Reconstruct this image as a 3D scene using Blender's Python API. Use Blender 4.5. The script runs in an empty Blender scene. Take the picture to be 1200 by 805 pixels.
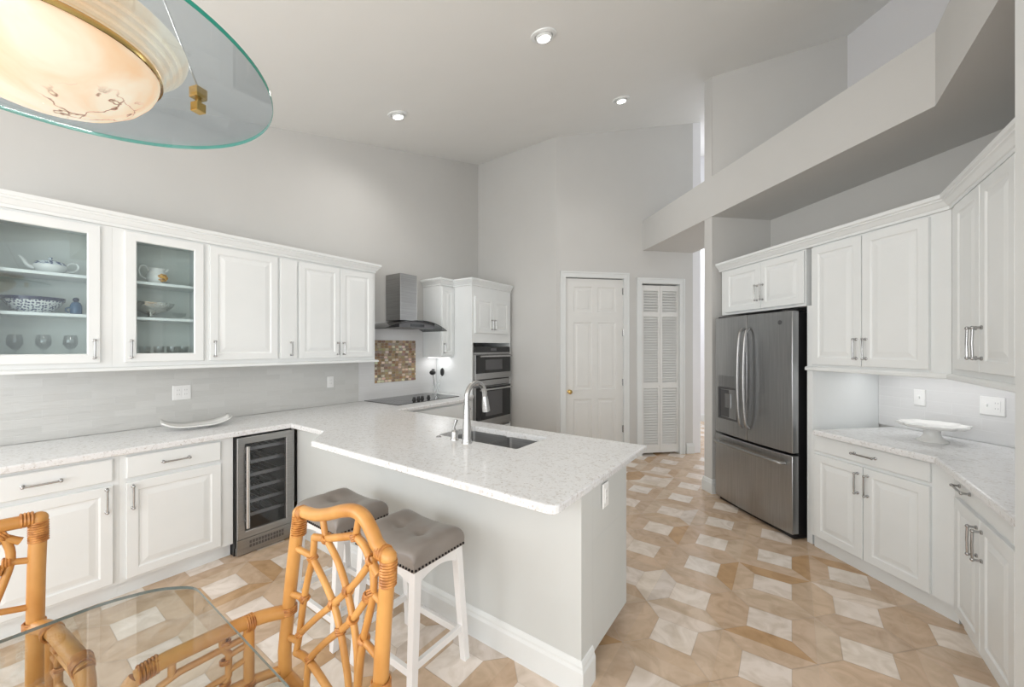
import bpy, math, random
from math import radians as R, sin, cos, pi, sqrt
from mathutils import Vector, Matrix
from mathutils.geometry import tessellate_polygon

# ------------------------------------------------------------------ camera, world, light, exposure
scn = bpy.context.scene
COL = scn.collection
H = 1.5
YAW = R(35.6)
cd = bpy.data.cameras.new('camera'); cam = bpy.data.objects.new('camera', cd); COL.objects.link(cam)
cam.location = (0, 0, H); cam.rotation_euler = (R(90), 0, YAW)
cd.sensor_width = 36; cd.lens = 457 / 1200 * 36; cd.shift_y = 4.6 / 1200; cd.clip_start = .05
scn.camera = cam
scn.view_settings.view_transform = 'Standard'; scn.view_settings.look = 'None'
scn.view_settings.gamma = 1; scn.view_settings.use_curve_mapping = False
scn.view_settings.exposure = -0.05
w = bpy.data.worlds.new('world'); scn.world = w; w.use_nodes = True
w.node_tree.nodes['Background'].inputs[0].default_value = (.93, .97, 1, 1)
w.node_tree.nodes['Background'].inputs[1].default_value = 1.7

def area(name, loc, target, sx, sy, power, col=(1, 1, 1)):
    l = bpy.data.lights.new(name, 'AREA'); l.shape = 'RECTANGLE'; l.size = sx; l.size_y = sy
    l.energy = power; l.color = col
    o = bpy.data.objects.new(name, l); COL.objects.link(o); o.location = loc
    d = Vector(target) - Vector(loc); o.rotation_euler = d.to_track_quat('-Z', 'Y').to_euler()
    return o
# main lamp: daylight through the big sliding windows of the breakfast room behind the camera
area('window_daylight', (0.6, -2.6, 1.7), (-1.2, 3.0, 2.6), 4.2, 2.6, 112, (1, .992, .98))
area('side_fill_light', (-3.2, -2.3, 1.9), (1.2, 3.0, 2.0), 2.4, 2.2, 62, (.97, .99, 1))  # added fill lamp that brightens the right hand cabinets, no known window
area('foyer_daylight', (-1.2, 7.6, 4.3), (-1.6, 8.7, 1.2), 2.2, 1.2, 60, (.95, .97, 1))

# ------------------------------------------------------------------ mesh builder
random.seed(7)
class MB:
    def __init__(s): s.v = []; s.f = []; s.m = []; s.c = []; s.cur = 0
    def add(s, vs, fs, col=None):
        b = len(s.v); s.v += [tuple(p) for p in vs]
        for f in fs: s.f.append(tuple(i + b for i in f)); s.m.append(s.cur); s.c.append(col)
        return s
    def box(s, x0, x1, y0, y1, z0, z1, col=None):
        return s.add([(x0,y0,z0),(x1,y0,z0),(x1,y1,z0),(x0,y1,z0),(x0,y0,z1),(x1,y0,z1),(x1,y1,z1),(x0,y1,z1)],
              [(3,2,1,0),(4,5,6,7),(0,1,5,4),(1,2,6,5),(2,3,7,6),(3,0,4,7)], col)
    def obox(s, p, q, w_, h_, z0, col=None):       # box along p->q on plan, width w_, from z0 up h_
        d = (Vector(q) - Vector(p)).normalized(); n = Vector((-d.y, d.x)) * w_ / 2
        P = [Vector(p) - n, Vector(q) - n, Vector(q) + n, Vector(p) + n]
        return s.prism([(a.x, a.y) for a in P], z0, z0 + h_, col)
    def prism(s, poly, z0, z1, col=None, holes=()):
        n = len(poly); ar = sum(poly[i][0]*poly[(i+1)%n][1]-poly[(i+1)%n][0]*poly[i][1] for i in range(n))
        if ar < 0: poly = poly[::-1]
        loops = [list(poly)] + [list(h) for h in holes]
        flat = [p for l in loops for p in l]
        tr = tessellate_polygon([[Vector((p[0], p[1], 0)) for p in l] for l in loops])
        N = len(flat); vs = [(p[0], p[1], z1) for p in flat] + [(p[0], p[1], z0) for p in flat]
        fs = []
        for t in tr:
            a, b, c = (flat[i] for i in t)
            up = (b[0]-a[0])*(c[1]-a[1]) - (b[1]-a[1])*(c[0]-a[0]) > 0
            t = tuple(t) if up else tuple(t)[::-1]
            fs.append(t); fs.append(tuple(i + N for i in t[::-1]))
        o = 0
        for l in loops:
            m = len(l)
            for i in range(m):
                j = (i + 1) % m
                fs.append((o+i, o+i+N, o+j+N, o+j) if o == 0 or True else ())
            o += m
        return s.add(vs, fs, col)
    def nested(s, x0, x1, z0, z1, prof, cap=True, capback=True):   # prof: (inset, y) from back outward to the field
        b = []; vs = []
        for ins, y in prof: vs += [(x0+ins,y,z0+ins),(x1-ins,y,z0+ins),(x1-ins,y,z1-ins),(x0+ins,y,z1-ins)]
        fs = []
        for k in range(len(prof)-1):
            for i in range(4):
                j = (i+1) % 4; fs.append((4*k+i, 4*k+j, 4*k+4+j, 4*k+4+i))
        if cap: q = 4*(len(prof)-1); fs.append((q, q+1, q+2, q+3))
        if capback: fs.append((3, 2, 1, 0))
        return s.add(vs, fs)
    def tube(s, pts, r, seg=8, cap=True, closed=False):
        pts = [Vector(p) for p in pts]; n = len(pts)
        rr = r if isinstance(r, (list, tuple)) else [r]*n
        vs = []; fs = []; u = None
        for i, p in enumerate(pts):
            a = pts[i-1] if (i > 0 or closed) else p; b = pts[(i+1) % n] if (i < n-1 or closed) else p
            t = (b-a).normalized()
            if u is None: u = t.orthogonal().normalized()
            u = (u - t*u.dot(t)).normalized(); v = t.cross(u)
            for k in range(seg):
                an = 2*pi*k/seg; vs.append(p + (u*cos(an)+v*sin(an))*rr[i])
        m = n if closed else n-1
        for i in range(m):
            j = (i+1) % n
            for k in range(seg):
                l = (k+1) % seg; fs.append((i*seg+k, i*seg+l, j*seg+l, j*seg+k))
        if cap and not closed: fs.append(tuple(range(seg))[::-1]); fs.append(tuple((n-1)*seg+k for k in range(seg)))
        return s.add(vs, fs)
    def lathe(s, prof, c=(0,0,0), seg=24, wave=None):      # prof: (radius, z)
        vs = []; fs = []; n = len(prof)
        for i, (r, z) in enumerate(prof):
            for k in range(seg):
                a = 2*pi*k/seg; q = r
                if wave: q = r*(1+wave[0]*cos(wave[1]*a)*wave[2][i])
                vs.append((c[0]+q*cos(a), c[1]+q*sin(a), c[2]+z))
        for i in range(n-1):
            for k in range(seg):
                l = (k+1) % seg; fs.append((i*seg+k, i*seg+l, (i+1)*seg+l, (i+1)*seg+k))
        if prof[0][0] > 1e-4: fs.append(tuple(range(seg))[::-1])
        if prof[-1][0] > 1e-4: fs.append(tuple((n-1)*seg+k for k in range(seg)))
        return s.add(vs, fs)
    def ball(s, c, r, seg=10, rings=6, sc=(1,1,1)):
        return s.add(*ballmesh(c, r, seg, rings, sc))
    def sweep(s, path, prof, closed=False, cap=True):      # path on plan, prof (out, z); outward = right of travel
        n = len(path); P = [Vector(p) for p in path]; vs = []; fs = []; m = len(prof)
        for i in range(n):
            d1 = (P[i]-P[i-1]).normalized() if (i > 0 or closed) else None
            d2 = (P[(i+1) % n]-P[i]).normalized() if (i < n-1 or closed) else None
            if d1 is None: d1 = d2
            if d2 is None: d2 = d1
            n1 = Vector((d1.y, -d1.x)); n2 = Vector((d2.y, -d2.x)); b = (n1+n2).normalized(); k = 1/max(.3, b.dot(n1))
            for o, z in prof: q = P[i] + b*o*k; vs.append((q.x, q.y, z))
        for i in range(n if closed else n-1):
            j = (i+1) % n
            for a in range(m):
                c = (a+1) % m; fs.append((i*m+a, i*m+c, j*m+c, j*m+a))
        if cap and not closed: fs.append(tuple(range(m))); fs.append(tuple((n-1)*m+a for a in range(m))[::-1])
        return s.add(vs, fs)
    def build(s, name, mats, parent=None, smooth=None, bevel=0, bseg=2, sub=0):
        me = bpy.data.meshes.new(name); me.from_pydata(s.v, [], s.f)
        if not isinstance(mats, (list, tuple)): mats = [mats]
        for m in mats: me.materials.append(m)
        for i, p in enumerate(me.polygons): p.material_index = s.m[i]
        if any(c is not None for c in s.c):
            at = me.color_attributes.new('Col', 'FLOAT_COLOR', 'CORNER')
            for p in me.polygons:
                c = s.c[p.index] or (1, 1, 1)
                for li in p.loop_indices: at.data[li].color = (*c, 1)
        import bmesh
        bm = bmesh.new(); bm.from_mesh(me); bmesh.ops.recalc_face_normals(bm, faces=bm.faces); bm.to_mesh(me); bm.free()
        if smooth is not None:
            for p in me.polygons: p.use_smooth = True
            me.set_sharp_from_angle(angle=R(smooth))
        o = bpy.data.objects.new(name, me); COL.objects.link(o); o.parent = parent
        if bevel:
            md = o.modifiers.new('bevel', 'BEVEL'); md.width = bevel; md.segments = bseg; md.limit_method = 'ANGLE'; md.angle_limit = R(40)
        if sub:
            md = o.modifiers.new('sub', 'SUBSURF'); md.levels = sub; md.render_levels = sub
        return o

def ballmesh(c, r, seg, rings, sc):
    vs = [(c[0], c[1], c[2]-r*sc[2])]; fs = []
    for i in range(1, rings):
        t = pi*i/rings - pi/2
        for k in range(seg):
            a = 2*pi*k/seg; vs.append((c[0]+r*sc[0]*cos(t)*cos(a), c[1]+r*sc[1]*cos(t)*sin(a), c[2]+r*sc[2]*sin(t)))
    vs.append((c[0], c[1], c[2]+r*sc[2])); T = len(vs)-1
    for k in range(seg):
        l = (k+1) % seg; fs.append((0, 1+l, 1+k)); fs.append((T, T-seg+k, T-seg+l))
        for i in range(rings-2): fs.append((1+i*seg+k, 1+i*seg+l, 1+(i+1)*seg+l, 1+(i+1)*seg+k))
    return vs, fs

def thing(name, label, cat, loc=(0,0,0), rz=0, group=None):
    o = bpy.data.objects.new(name, None); COL.objects.link(o); o.empty_display_size = .1
    o.location = loc; o.rotation_euler = (0, 0, rz); o['label'] = label; o['category'] = cat
    if group: o['group'] = group
    return o
def tag(o, label, cat, group=None):
    o['label'] = label; o['category'] = cat
    if group: o['group'] = group
    return o
def struct(o, label=None):
    o['kind'] = 'structure'
    if label: o['label'] = label
    return o
def dup(root, loc, rz, label):
    r = root.copy(); COL.objects.link(r); r.location = loc; r.rotation_euler = (0, 0, rz); r['label'] = label
    for ch in list(root.children):
        c = ch.copy(); COL.objects.link(c); c.parent = r
        for g in list(ch.children):
            d = g.copy(); COL.objects.link(d); d.parent = c
    return r
def smooth_path(pts, n=4):
    P = [Vector(p) for p in pts]; out = []
    for i in range(len(P)-1):
        p0 = P[max(i-1, 0)]; p1 = P[i]; p2 = P[i+1]; p3 = P[min(i+2, len(P)-1)]
        for k in range(n):
            t = k/n
            out.append(.5*((2*p1)+(p2-p0)*t+(2*p0-5*p1+4*p2-p3)*t*t+(3*p1-p0-3*p2+p3)*t**3))
    out.append(P[-1]); return out

# ------------------------------------------------------------------ materials
def mat(name, col, rough=.5, metal=0, **kw):
    m = bpy.data.materials.new(name); m.use_nodes = True; b = m.node_tree.nodes['Principled BSDF']
    b.inputs['Base Color'].default_value = (*col, 1); b.inputs['Roughness'].default_value = rough; b.inputs['Metallic'].default_value = metal
    for k, v in kw.items(): b.inputs[k.replace('_', ' ')].default_value = v
    return m
def nodes(m): nt = m.node_tree; return nt, nt.nodes, nt.links, nt.nodes['Principled BSDF']
def noise_mix(m, c1, c2, scale, detail=3, lo=.35, hi=.65, stretch=None, bump=0, dist=.002):
    nt, N, L, b = nodes(m); tc = N.new('ShaderNodeTexCoord'); mp = N.new('ShaderNodeMapping')
    if stretch: mp.inputs['Scale'].default_value = stretch
    no = N.new('ShaderNodeTexNoise'); no.inputs['Scale'].default_value = scale; no.inputs['Detail'].default_value = detail
    cr = N.new('ShaderNodeValToRGB'); cr.color_ramp.elements[0].position = lo; cr.color_ramp.elements[1].position = hi
    cr.color_ramp.elements[0].color = (*c1, 1); cr.color_ramp.elements[1].color = (*c2, 1)
    L.new(tc.outputs['Object'], mp.inputs[0]); L.new(mp.outputs[0], no.inputs['Vector']); L.new(no.outputs['Fac'], cr.inputs[0])
    L.new(cr.outputs[0], b.inputs['Base Color'])
    if bump:
        bp = N.new('ShaderNodeBump'); bp.inputs['Strength'].default_value = bump; bp.inputs['Distance'].default_value = dist
        L.new(no.outputs['Fac'], bp.inputs['Height']); L.new(bp.outputs[0], b.inputs['Normal'])
    return m
WALL = noise_mix(mat('wall_paint', (.6, .6, .6), .75), (.615, .610, .592), (.625, .620, .602), 3)
CEIL = noise_mix(mat('ceiling_paint', (.7, .7, .7), .85), (.855, .86, .845), (.865, .87, .855), 3)
HALL_LITW = mat('foyer_and_lit_wall_white', (.85, .85, .87), .6)  # foyer walls; on the upper right wall it stands in for light
TRIMW = noise_mix(mat('trim_white_paint', (.8, .8, .8), .35), (.755, .775, .77), (.775, .795, .79), 4)
PENW = noise_mix(mat('peninsula_paint', (.7, .7, .68), .45), (.60, .615, .60), (.615, .63, .615), 4)
DOORW = noise_mix(mat('door_white_paint', (.78, .78, .76), .4), (.75, .75, .73), (.77, .77, .75), 4)
CABW = noise_mix(mat('cabinet_white_lacquer', (.84, .84, .84), .32), (.80, .825, .825), (.82, .842, .842), 4)
STEEL = noise_mix(mat('brushed_steel', (.5, .5, .5), .34, 1), (.33, .33, .328), (.41, .41, .408), 2.5, 4, stretch=(1, 1, 60))
STEELH = noise_mix(mat('brushed_steel_fridge', (.5, .5, .5), .30, 1), (.37, .378, .385), (.45, .458, .465), 3, 4, stretch=(60, 60, 1))
CHROME = mat('satin_nickel', (.46, .46, .46), .25, 1)
FAUC = mat('faucet_nickel', (.56, .56, .555), .24, 1)
DARKM = mat('dark_steel', (.16, .16, .165), .35, .8)
BLACK = mat('black_plastic', (.012, .012, .013), .35)
BLKG = mat('black_glass', (.02, .021, .022), .05)
OVENG = mat('oven_window_glass', (.10, .10, .105), .15)
BRASS = mat('polished_brass', (.72, .50, .18), .25, 1)
PORC = mat('white_porcelain', (.85, .85, .83), .15)
PLAST = mat('white_plastic_plate', (.85, .85, .84), .35)
GRAYP = mat('grey_plastic', (.5, .5, .5), .5)
NAIL = mat('dark_nailheads', (.03, .025, .025), .3, .9)
LEATH = noise_mix(mat('taupe_leather', (.2, .18, .16), .30), (.235, .205, .182), (.27, .24, .215), 6, bump=.15, dist=.001)
STOOLW = mat('stool_white_paint', (.84, .83, .82), .4)
RATT = noise_mix(mat('rattan_cane', (.6, .3, .08), .38), (.47, .20, .042), (.68, .36, .11), 9, 4, .3, .7, stretch=(1, 1, .5), bump=.2)
RATTB = noise_mix(mat('rattan_binding', (.5, .2, .05), .4), (.36, .13, .025), (.60, .27, .07), 60, 2, bump=.5)
CUSH = mat('ivory_cushion', (.7, .66, .58), .9)
PORCB = noise_mix(mat('blue_pattern_porcelain', (.3, .35, .45), .15), (.05, .08, .2), (.7, .75, .78), 60, 2, .45, .55)
NAVY = mat('navy_glaze', (.01, .015, .06), .15)
BLUEG = mat('blue_glass', (.06, .16, .3), .1, Transmission_Weight=.3)
INNER = mat('cabinet_interior', (.74, .76, .72), .5)
SILV = mat('hammered_silver', (.7, .69, .66), .18, 1)

def quartz():
    m = mat('speckled_quartz', (.78, .78, .76), .18); nt, N, L, b = nodes(m); tc = N.new('ShaderNodeTexCoord')
    def layer(scale, lo, hi, c, prev, typ='n'):
        no = N.new('ShaderNodeTexNoise'); no.inputs['Scale'].default_value = scale; no.inputs['Detail'].default_value = 2.5; no.inputs['Roughness'].default_value = .55
        L.new(tc.outputs['Object'], no.inputs['Vector'])
        r = N.new('ShaderNodeMapRange'); r.inputs[1].default_value = lo; r.inputs[2].default_value = hi; L.new(no.outputs['Fac'], r.inputs[0])
        mx = N.new('ShaderNodeMix'); mx.data_type = 'RGBA'; L.new(r.outputs[0], mx.inputs[0])
        if prev is None: mx.inputs[6].default_value = (.80, .805, .81, 1)
        else: L.new(prev, mx.inputs[6])
        mx.inputs[7].default_value = (*c, 1); return mx.outputs[2]
    a = layer(45, .54, .66, (.69, .68, .67), None)
    a = layer(75, .61, .69, (.56, .53, .505), a)
    a = layer(60, .60, .68, (.87, .87, .865), a)
    a = layer(130, .68, .73, (.40, .37, .35), a)
    L.new(a, b.inputs['Base Color']); return m
QUARTZ = quartz()
def tile_mat(name, c1, c2, mortar, bw, rh, msize, rough=.12, bump=.25):
    m = mat(name, c1, rough); nt, N, L, b = nodes(m); tc = N.new('ShaderNodeTexCoord')
    sp = N.new('ShaderNodeSeparateXYZ'); cb = N.new('ShaderNodeCombineXYZ'); L.new(tc.outputs['Object'], sp.inputs[0])
    L.new(sp.outputs[0], cb.inputs[0]); L.new(sp.outputs[2], cb.inputs[1])
    br = N.new('ShaderNodeTexBrick'); br.inputs['Scale'].default_value = 1; br.inputs['Brick Width'].default_value = bw; br.inputs['Row Height'].default_value = rh
    br.inputs['Mortar Size'].default_value = msize; br.inputs['Color1'].default_value = (*c1, 1); br.inputs['Color2'].default_value = (*c2, 1); br.inputs['Mortar'].default_value = (*mortar, 1)
    L.new(cb.outputs[0], br.inputs['Vector']); L.new(br.outputs['Color'], b.inputs['Base Color'])
    no = N.new('ShaderNodeTexNoise'); no.inputs['Scale'].default_value = 9; mp = N.new('ShaderNodeMapping'); mp.inputs['Scale'].default_value = (1, 3.5, 1)
    L.new(cb.outputs[0], mp.inputs[0]); L.new(mp.outputs[0], no.inputs['Vector'])
    ad = N.new('ShaderNodeMath'); ad.operation = 'MULTIPLY_ADD'; ad.inputs[1].default_value = -.4; L.new(br.outputs['Fac'], ad.inputs[0]); L.new(no.outputs['Fac'], ad.inputs[2])
    bp = N.new('ShaderNodeBump'); bp.inputs['Strength'].default_value = bump; bp.inputs['Distance'].default_value = .006
    L.new(ad.outputs[0], bp.inputs['Height']); L.new(bp.outputs[0], b.inputs['Normal']); return m
SUBWAY = tile_mat('glossy_grey_subway_tile', (.585, .585, .565), (.64, .64, .62), (.64, .64, .625), .22, .050, .0015, .10, .5)
SUBWAYW = tile_mat('glossy_white_subway_tile', (.70, .70, .70), (.72, .72, .72), (.74, .74, .74), .30, .075, .003)
def glass(name, tint, refl=.5, ior=1.5, rough=0.0):
    m = bpy.data.materials.new(name); m.use_nodes = True; nt = m.node_tree; N = nt.nodes; L = nt.links
    N.remove(N['Principled BSDF']); out = N['Material Output']
    t = N.new('ShaderNodeBsdfTransparent'); t.inputs[0].default_value = (*tint, 1)
    g = N.new('ShaderNodeBsdfGlossy'); g.inputs['Roughness'].default_value = rough; g.inputs[0].default_value = (1, 1, 1, 1)
    lw = N.new('ShaderNodeLayerWeight'); lw.inputs[0].default_value = .5; f0 = ((ior-1)/(ior+1))**2
    pw = N.new('ShaderNodeMath'); pw.operation = 'POWER'; pw.inputs[1].default_value = 5; L.new(lw.outputs['Facing'], pw.inputs[0])
    mu = N.new('ShaderNodeMath'); mu.operation = 'MULTIPLY_ADD'; mu.inputs[1].default_value = refl*(1-f0); mu.inputs[2].default_value = refl*f0; L.new(pw.outputs[0], mu.inputs[0])
    mx = N.new('ShaderNodeMixShader'); L.new(mu.outputs[0], mx.inputs[0]); L.new(t.outputs[0], mx.inputs[1]); L.new(g.outputs[0], mx.inputs[2])
    L.new(mx.outputs[0], out.inputs[0]); return m
PANE = glass('cabinet_pane_glass', (.92, .96, .965), 1.0, 1.5)
TABG = glass('table_glass', (.88, .90, .90), .8, 1.45)
DISCG = glass('lamp_disc_glass', (.80, .84, .87), 1.0, 1.5)
CLEAR = glass('clear_glass', (.985, .99, .99), 1.0, 1.5)
HOODG = glass('smoked_hood_glass', (.22, .24, .25), 1.0, 1.5)
COOLG = glass('cooler_door_glass', (.80, .81, .83), 1.0, 1.5)
GEDGE = mat('green_glass_edge', (.03, .30, .22), .1)
GEDGE2 = mat('dark_table_glass_edge', (.16, .19, .18), .08)
def emit(name, col, st):
    m = mat(name, col, .5); b = m.node_tree.nodes['Principled BSDF']; b.inputs['Emission Color'].default_value = (*col, 1); b.inputs['Emission Strength'].default_value = st; return m
LAMPE = emit('downlight_lens', (1, .98, .95), 12)
LEDE = emit('led_strip', (1, .98, .96), 2)
def alabaster(name, st, banded):
    m = mat(name, (.9, .78, .6), .35); nt, N, L, b = nodes(m); tc = N.new('ShaderNodeTexCoord')
    no = N.new('ShaderNodeTexNoise'); no.inputs['Scale'].default_value = 5; no.inputs['Detail'].default_value = 5; no.inputs['Distortion'].default_value = 1.2
    L.new(tc.outputs['Object'], no.inputs['Vector'])
    b.inputs['Roughness'].default_value = .5 if banded else .35
    cr = N.new('ShaderNodeValToRGB'); E = cr.color_ramp.elements
    E[0].position = .30; E[0].color = (.95, .60, .32, 1); E[1].position = .58; E[1].color = (1, .90, .72, 1)
    L.new(no.outputs['Fac'], cr.inputs[0]); col = cr.outputs[0]
    if not banded:   # dark mineral veins
        vo = N.new('ShaderNodeTexVoronoi'); vo.feature = 'DISTANCE_TO_EDGE'; vo.inputs['Scale'].default_value = 9
        ns = N.new('ShaderNodeTexNoise'); ns.inputs['Scale'].default_value = 9; ns.inputs['Detail'].default_value = 4
        mxv = N.new('ShaderNodeMix'); mxv.data_type = 'RGBA'; mxv.blend_type = 'LINEAR_LIGHT'; mxv.inputs[0].default_value = .10
        L.new(tc.outputs['Object'], ns.inputs['Vector']); L.new(tc.outputs['Object'], mxv.inputs[6]); L.new(ns.outputs['Color'], mxv.inputs[7]); L.new(mxv.outputs[2], vo.inputs['Vector'])
        mr = N.new('ShaderNodeMapRange'); mr.inputs[1].default_value = 0; mr.inputs[2].default_value = .022; mr.inputs[3].default_value = 1; mr.inputs[4].default_value = 0
        L.new(vo.outputs['Distance'], mr.inputs[0])
        # veins gather in one patch of the stone
        sb = N.new('ShaderNodeVectorMath'); sb.operation = 'DISTANCE'; sb.inputs[1].default_value = (.015, .065, -.085); L.new(tc.outputs['Object'], sb.inputs[0])
        m2 = N.new('ShaderNodeMapRange'); m2.inputs[1].default_value = .06; m2.inputs[2].default_value = .09; m2.inputs[3].default_value = 1; m2.inputs[4].default_value = 0
        L.new(sb.outputs['Value'], m2.inputs[0])
        mu = N.new('ShaderNodeMath'); mu.operation = 'MULTIPLY'; L.new(mr.outputs[0], mu.inputs[0]); L.new(m2.outputs[0], mu.inputs[1])
        mx = N.new('ShaderNodeMix'); mx.data_type = 'RGBA'; L.new(mu.outputs[0], mx.inputs[0]); L.new(col, mx.inputs[6]); mx.inputs[7].default_value = (.22, .06, .01, 1); col = mx.outputs[2]
    hs = N.new('ShaderNodeHueSaturation'); hs.inputs['Value'].default_value = .75 if banded else .45; L.new(col, hs.inputs['Color']); L.new(hs.outputs[0], b.inputs['Base Color']); L.new(col, b.inputs['Emission Color']); b.inputs['Emission Strength'].default_value = st
    return m
ALAB = alabaster('glowing_alabaster', .62, False)
ALABR = alabaster('alabaster_rim', .55, True)
def attrmat(name, rough, vein, bump=0):
    m = mat(name, (1, 1, 1), rough); nt, N, L, b = nodes(m); at = N.new('ShaderNodeAttribute'); at.attribute_name = 'Col'
    tc = N.new('ShaderNodeTexCoord'); no = N.new('ShaderNodeTexNoise'); no.inputs['Scale'].default_value = 7; no.inputs['Detail'].default_value = 6; no.inputs['Distortion'].default_value = 1.5
    L.new(tc.outputs['Object'], no.inputs['Vector'])
    cr = N.new('ShaderNodeValToRGB'); cr.color_ramp.elements[0].position = .32; cr.color_ramp.elements[0].color = (1-vein, 1-vein*1.15, 1-vein*1.4, 1); cr.color_ramp.elements[1].position = .6; cr.color_ramp.elements[1].color = (1, 1, 1, 1)
    L.new(no.outputs['Fac'], cr.inputs[0]); mx = N.new('ShaderNodeMix'); mx.data_type = 'RGBA'; mx.blend_type = 'MULTIPLY'; mx.inputs[0].default_value = 1
    L.new(at.outputs['Color'], mx.inputs[6]); L.new(cr.outputs[0], mx.inputs[7]); L.new(mx.outputs[2], b.inputs['Base Color']); return m
FLOORM = attrmat('polished_marble_tile', .20, .20)
GROUT = mat('tile_grout', (.52, .42, .33), .6)
MOSM = attrmat('mosaic_stone', .25, .25)

# ------------------------------------------------------------------ frames
def C(xl, S): return ((S+xl*sqrt(2))/2, (S-xl*sqrt(2))/2)          # right run: S = X+Y plane, xl along it
K = (-2.55, 4.58)                                                   # corner of back wall and door wall
def E(s, off=0): q = sqrt(.5); return (K[0]+s*q-off*q, K[1]+s*q+off*q)   # off > 0 behind the door wall
zc = lambda y: 3.117 + .261*y
XL = -3.92

# ------------------------------------------------------------------ setting
def marble_floor():
    b = MB(); b.cur = 1; b.box(-7, 3, -3, 9.2, -.05, -.0012); b.cur = 0
    rnd = random.Random(11); g = .0011
    cream = [(.90,.80,.71),(.91,.83,.76),(.88,.78,.70),(.93,.85,.78),(.89,.79,.71)]
    tan = [(.74,.57,.43),(.70,.53,.39),(.77,.61,.47),(.73,.56,.42),(.78,.64,.51),(.72,.56,.43),(.76,.61,.48),(.75,.58,.43),(.74,.58,.45),(.73,.57,.43),(.76,.60,.46),(.75,.59,.46),(.64,.43,.25)]
    pale = [(.84,.72,.62),(.82,.73,.66),(.86,.76,.66)]
    def shrink(P):
        cx = sum(p[0] for p in P)/len(P); cy = sum(p[1] for p in P)/len(P); o = []
        for x, y in P:
            d = math.hypot(x-cx, y-cy); k = (d-g*1.3)/d; o.append((cx+(x-cx)*k, cy+(y-cy)*k, 0))
        return o
    tan = [(x*.93, y*.90, z*.86) for x, y, z in tan]
    def jit(c): k = rnd.uniform(.96, 1.04); return tuple(a*k for a in c)
    for i in range(-16, 8):
        for j in range(-13, 16):
            cx = -.097+.4*i; cy = 2.542+.4*j
            q = [(cx-.1,cy-.095),(cx+.1,cy-.095),(cx+.1,cy+.095),(cx-.1,cy+.095)]
            b.add(shrink(q), [(0,1,2,3)], jit(rnd.choice(cream)))
            a_, c_ = .1, .095; w_, h_ = .2, .2
            for k, tz in enumerate(([(-a_,c_),(a_,c_),(w_,h_),(-w_,h_)],[(a_,c_),(a_,-c_),(w_,-h_),(w_,h_)],[(a_,-c_),(-a_,-c_),(-w_,-h_),(w_,-h_)],[(-a_,-c_),(-a_,c_),(-w_,h_),(-w_,-h_)])):
                pool = tan if rnd.random() < .94 else pale
                b.add(shrink([(cx+x, cy+y) for x, y in tz]), [(3,2,1,0)], jit(rnd.choice(pool)))
    return struct(b.build('floor', [FLOORM, GROUT]))
marble_floor()
# sloping ceiling: rises away from the camera
b = MB(); y0, y1 = -2.8, 9.2
b.add([(-7,y0,zc(y0)),(3.2,y0,zc(y0)),(3.2,y1,zc(y1)),(-7,y1,zc(y1)),(-7,y0,zc(y0)+.2),(3.2,y0,zc(y0)+.2),(3.2,y1,zc(y1)+.2),(-7,y1,zc(y1)+.2)],
      [(0,3,2,1),(4,5,6,7),(0,1,5,4),(1,2,6,5),(2,3,7,6),(3,0,4,7)])
struct(b.build('ceiling', CEIL))
def wallbox(name, p, q, th, z1s, m=WALL, z0=0):   # wall along p->q; thickness behind (left of travel); top follows the ceiling
    b = MB(); p = Vector(p); q = Vector(q); d = (q-p).normalized(); n = Vector((-d.y, d.x))*th
    P = [p, q, q+n, p+n]; tops = [z1s if z1s else zc(a.y)+.02 for a in P]
    b.add([(a.x, a.y, z0) for a in P]+[(a.x, a.y, t) for a, t in zip(P, tops)], [(3,2,1,0),(4,5,6,7),(0,1,5,4),(1,2,6,5),(2,3,7,6),(3,0,4,7)])
    return struct(b.build(name, m))
wallbox('wall_left', (XL, -1.2), (XL, 4.58), .12, None)
wallbox('wall_back', (XL, 4.58), K, .12, None)
# door wall with two openings
b = MB()
def seg(s0, s1, z0, z1):
    P = [E(s0), E(s1), E(s1, .12), E(s0, .12)]; T = [z1 if z1 else zc(a[1])+.02 for a in P]
    b.add([(a[0], a[1], z0) for a in P]+[(a[0], a[1], t) for a, t in zip(P, T)], [(3,2,1,0),(4,5,6,7),(0,1,5,4),(1,2,6,5),(2,3,7,6),(3,0,4,7)])
seg(0, .125, 0, 2.45); seg(.962, 1.217, 0, 2.45); seg(1.795, 2.0, 0, 2.45); seg(1.217, 1.795, 2.4, 2.45); seg(0, 2.0, 2.45, None)
seg(.125, .962, 0, .001)
struct(b.build('wall_angled', WALL))
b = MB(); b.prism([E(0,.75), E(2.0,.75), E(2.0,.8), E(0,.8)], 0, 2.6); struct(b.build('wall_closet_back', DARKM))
wallbox('wall_hall_left', E(2.0), (E(2.0)[0]-2.4, E(2.0)[1]+2.4), -.12, None, HALL_LITW)
wallbox('wall_foyer', (-7, 8.7), (3, 8.7), .12, None, HALL_LITW)
# partition beside the fridge, its white end facing the room
Pr = (-.661, 4.451); Pl = (-.746, 4.536)
b = MB(); q = .7071
pp = [Pl, Pr, (Pr[0]+1.9*q, Pr[1]+1.9*q), (Pl[0]+1.9*q, Pl[1]+1.9*q)]
b.add([(a[0],a[1],0) for a in pp]+[(a[0],a[1],zc(a[1])+.02) for a in pp], [(3,2,1,0),(4,5,6,7),(0,1,5,4),(1,2,6,5),(2,3,7,6),(3,0,4,7)])
struct(b.build('wall_partition', WALL))
wallbox('wall_niche', C(-3.62, 4.76), C(-1.515, 4.76), .1, 2.86)
wallbox('wall_right', (1.305, 3.46), (1.305, 1.2), .1, 2.86)
wallbox('wall_right_end', (3.2, 1.88), (.561, 1.88), 0.16, None, TRIMW)
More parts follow.
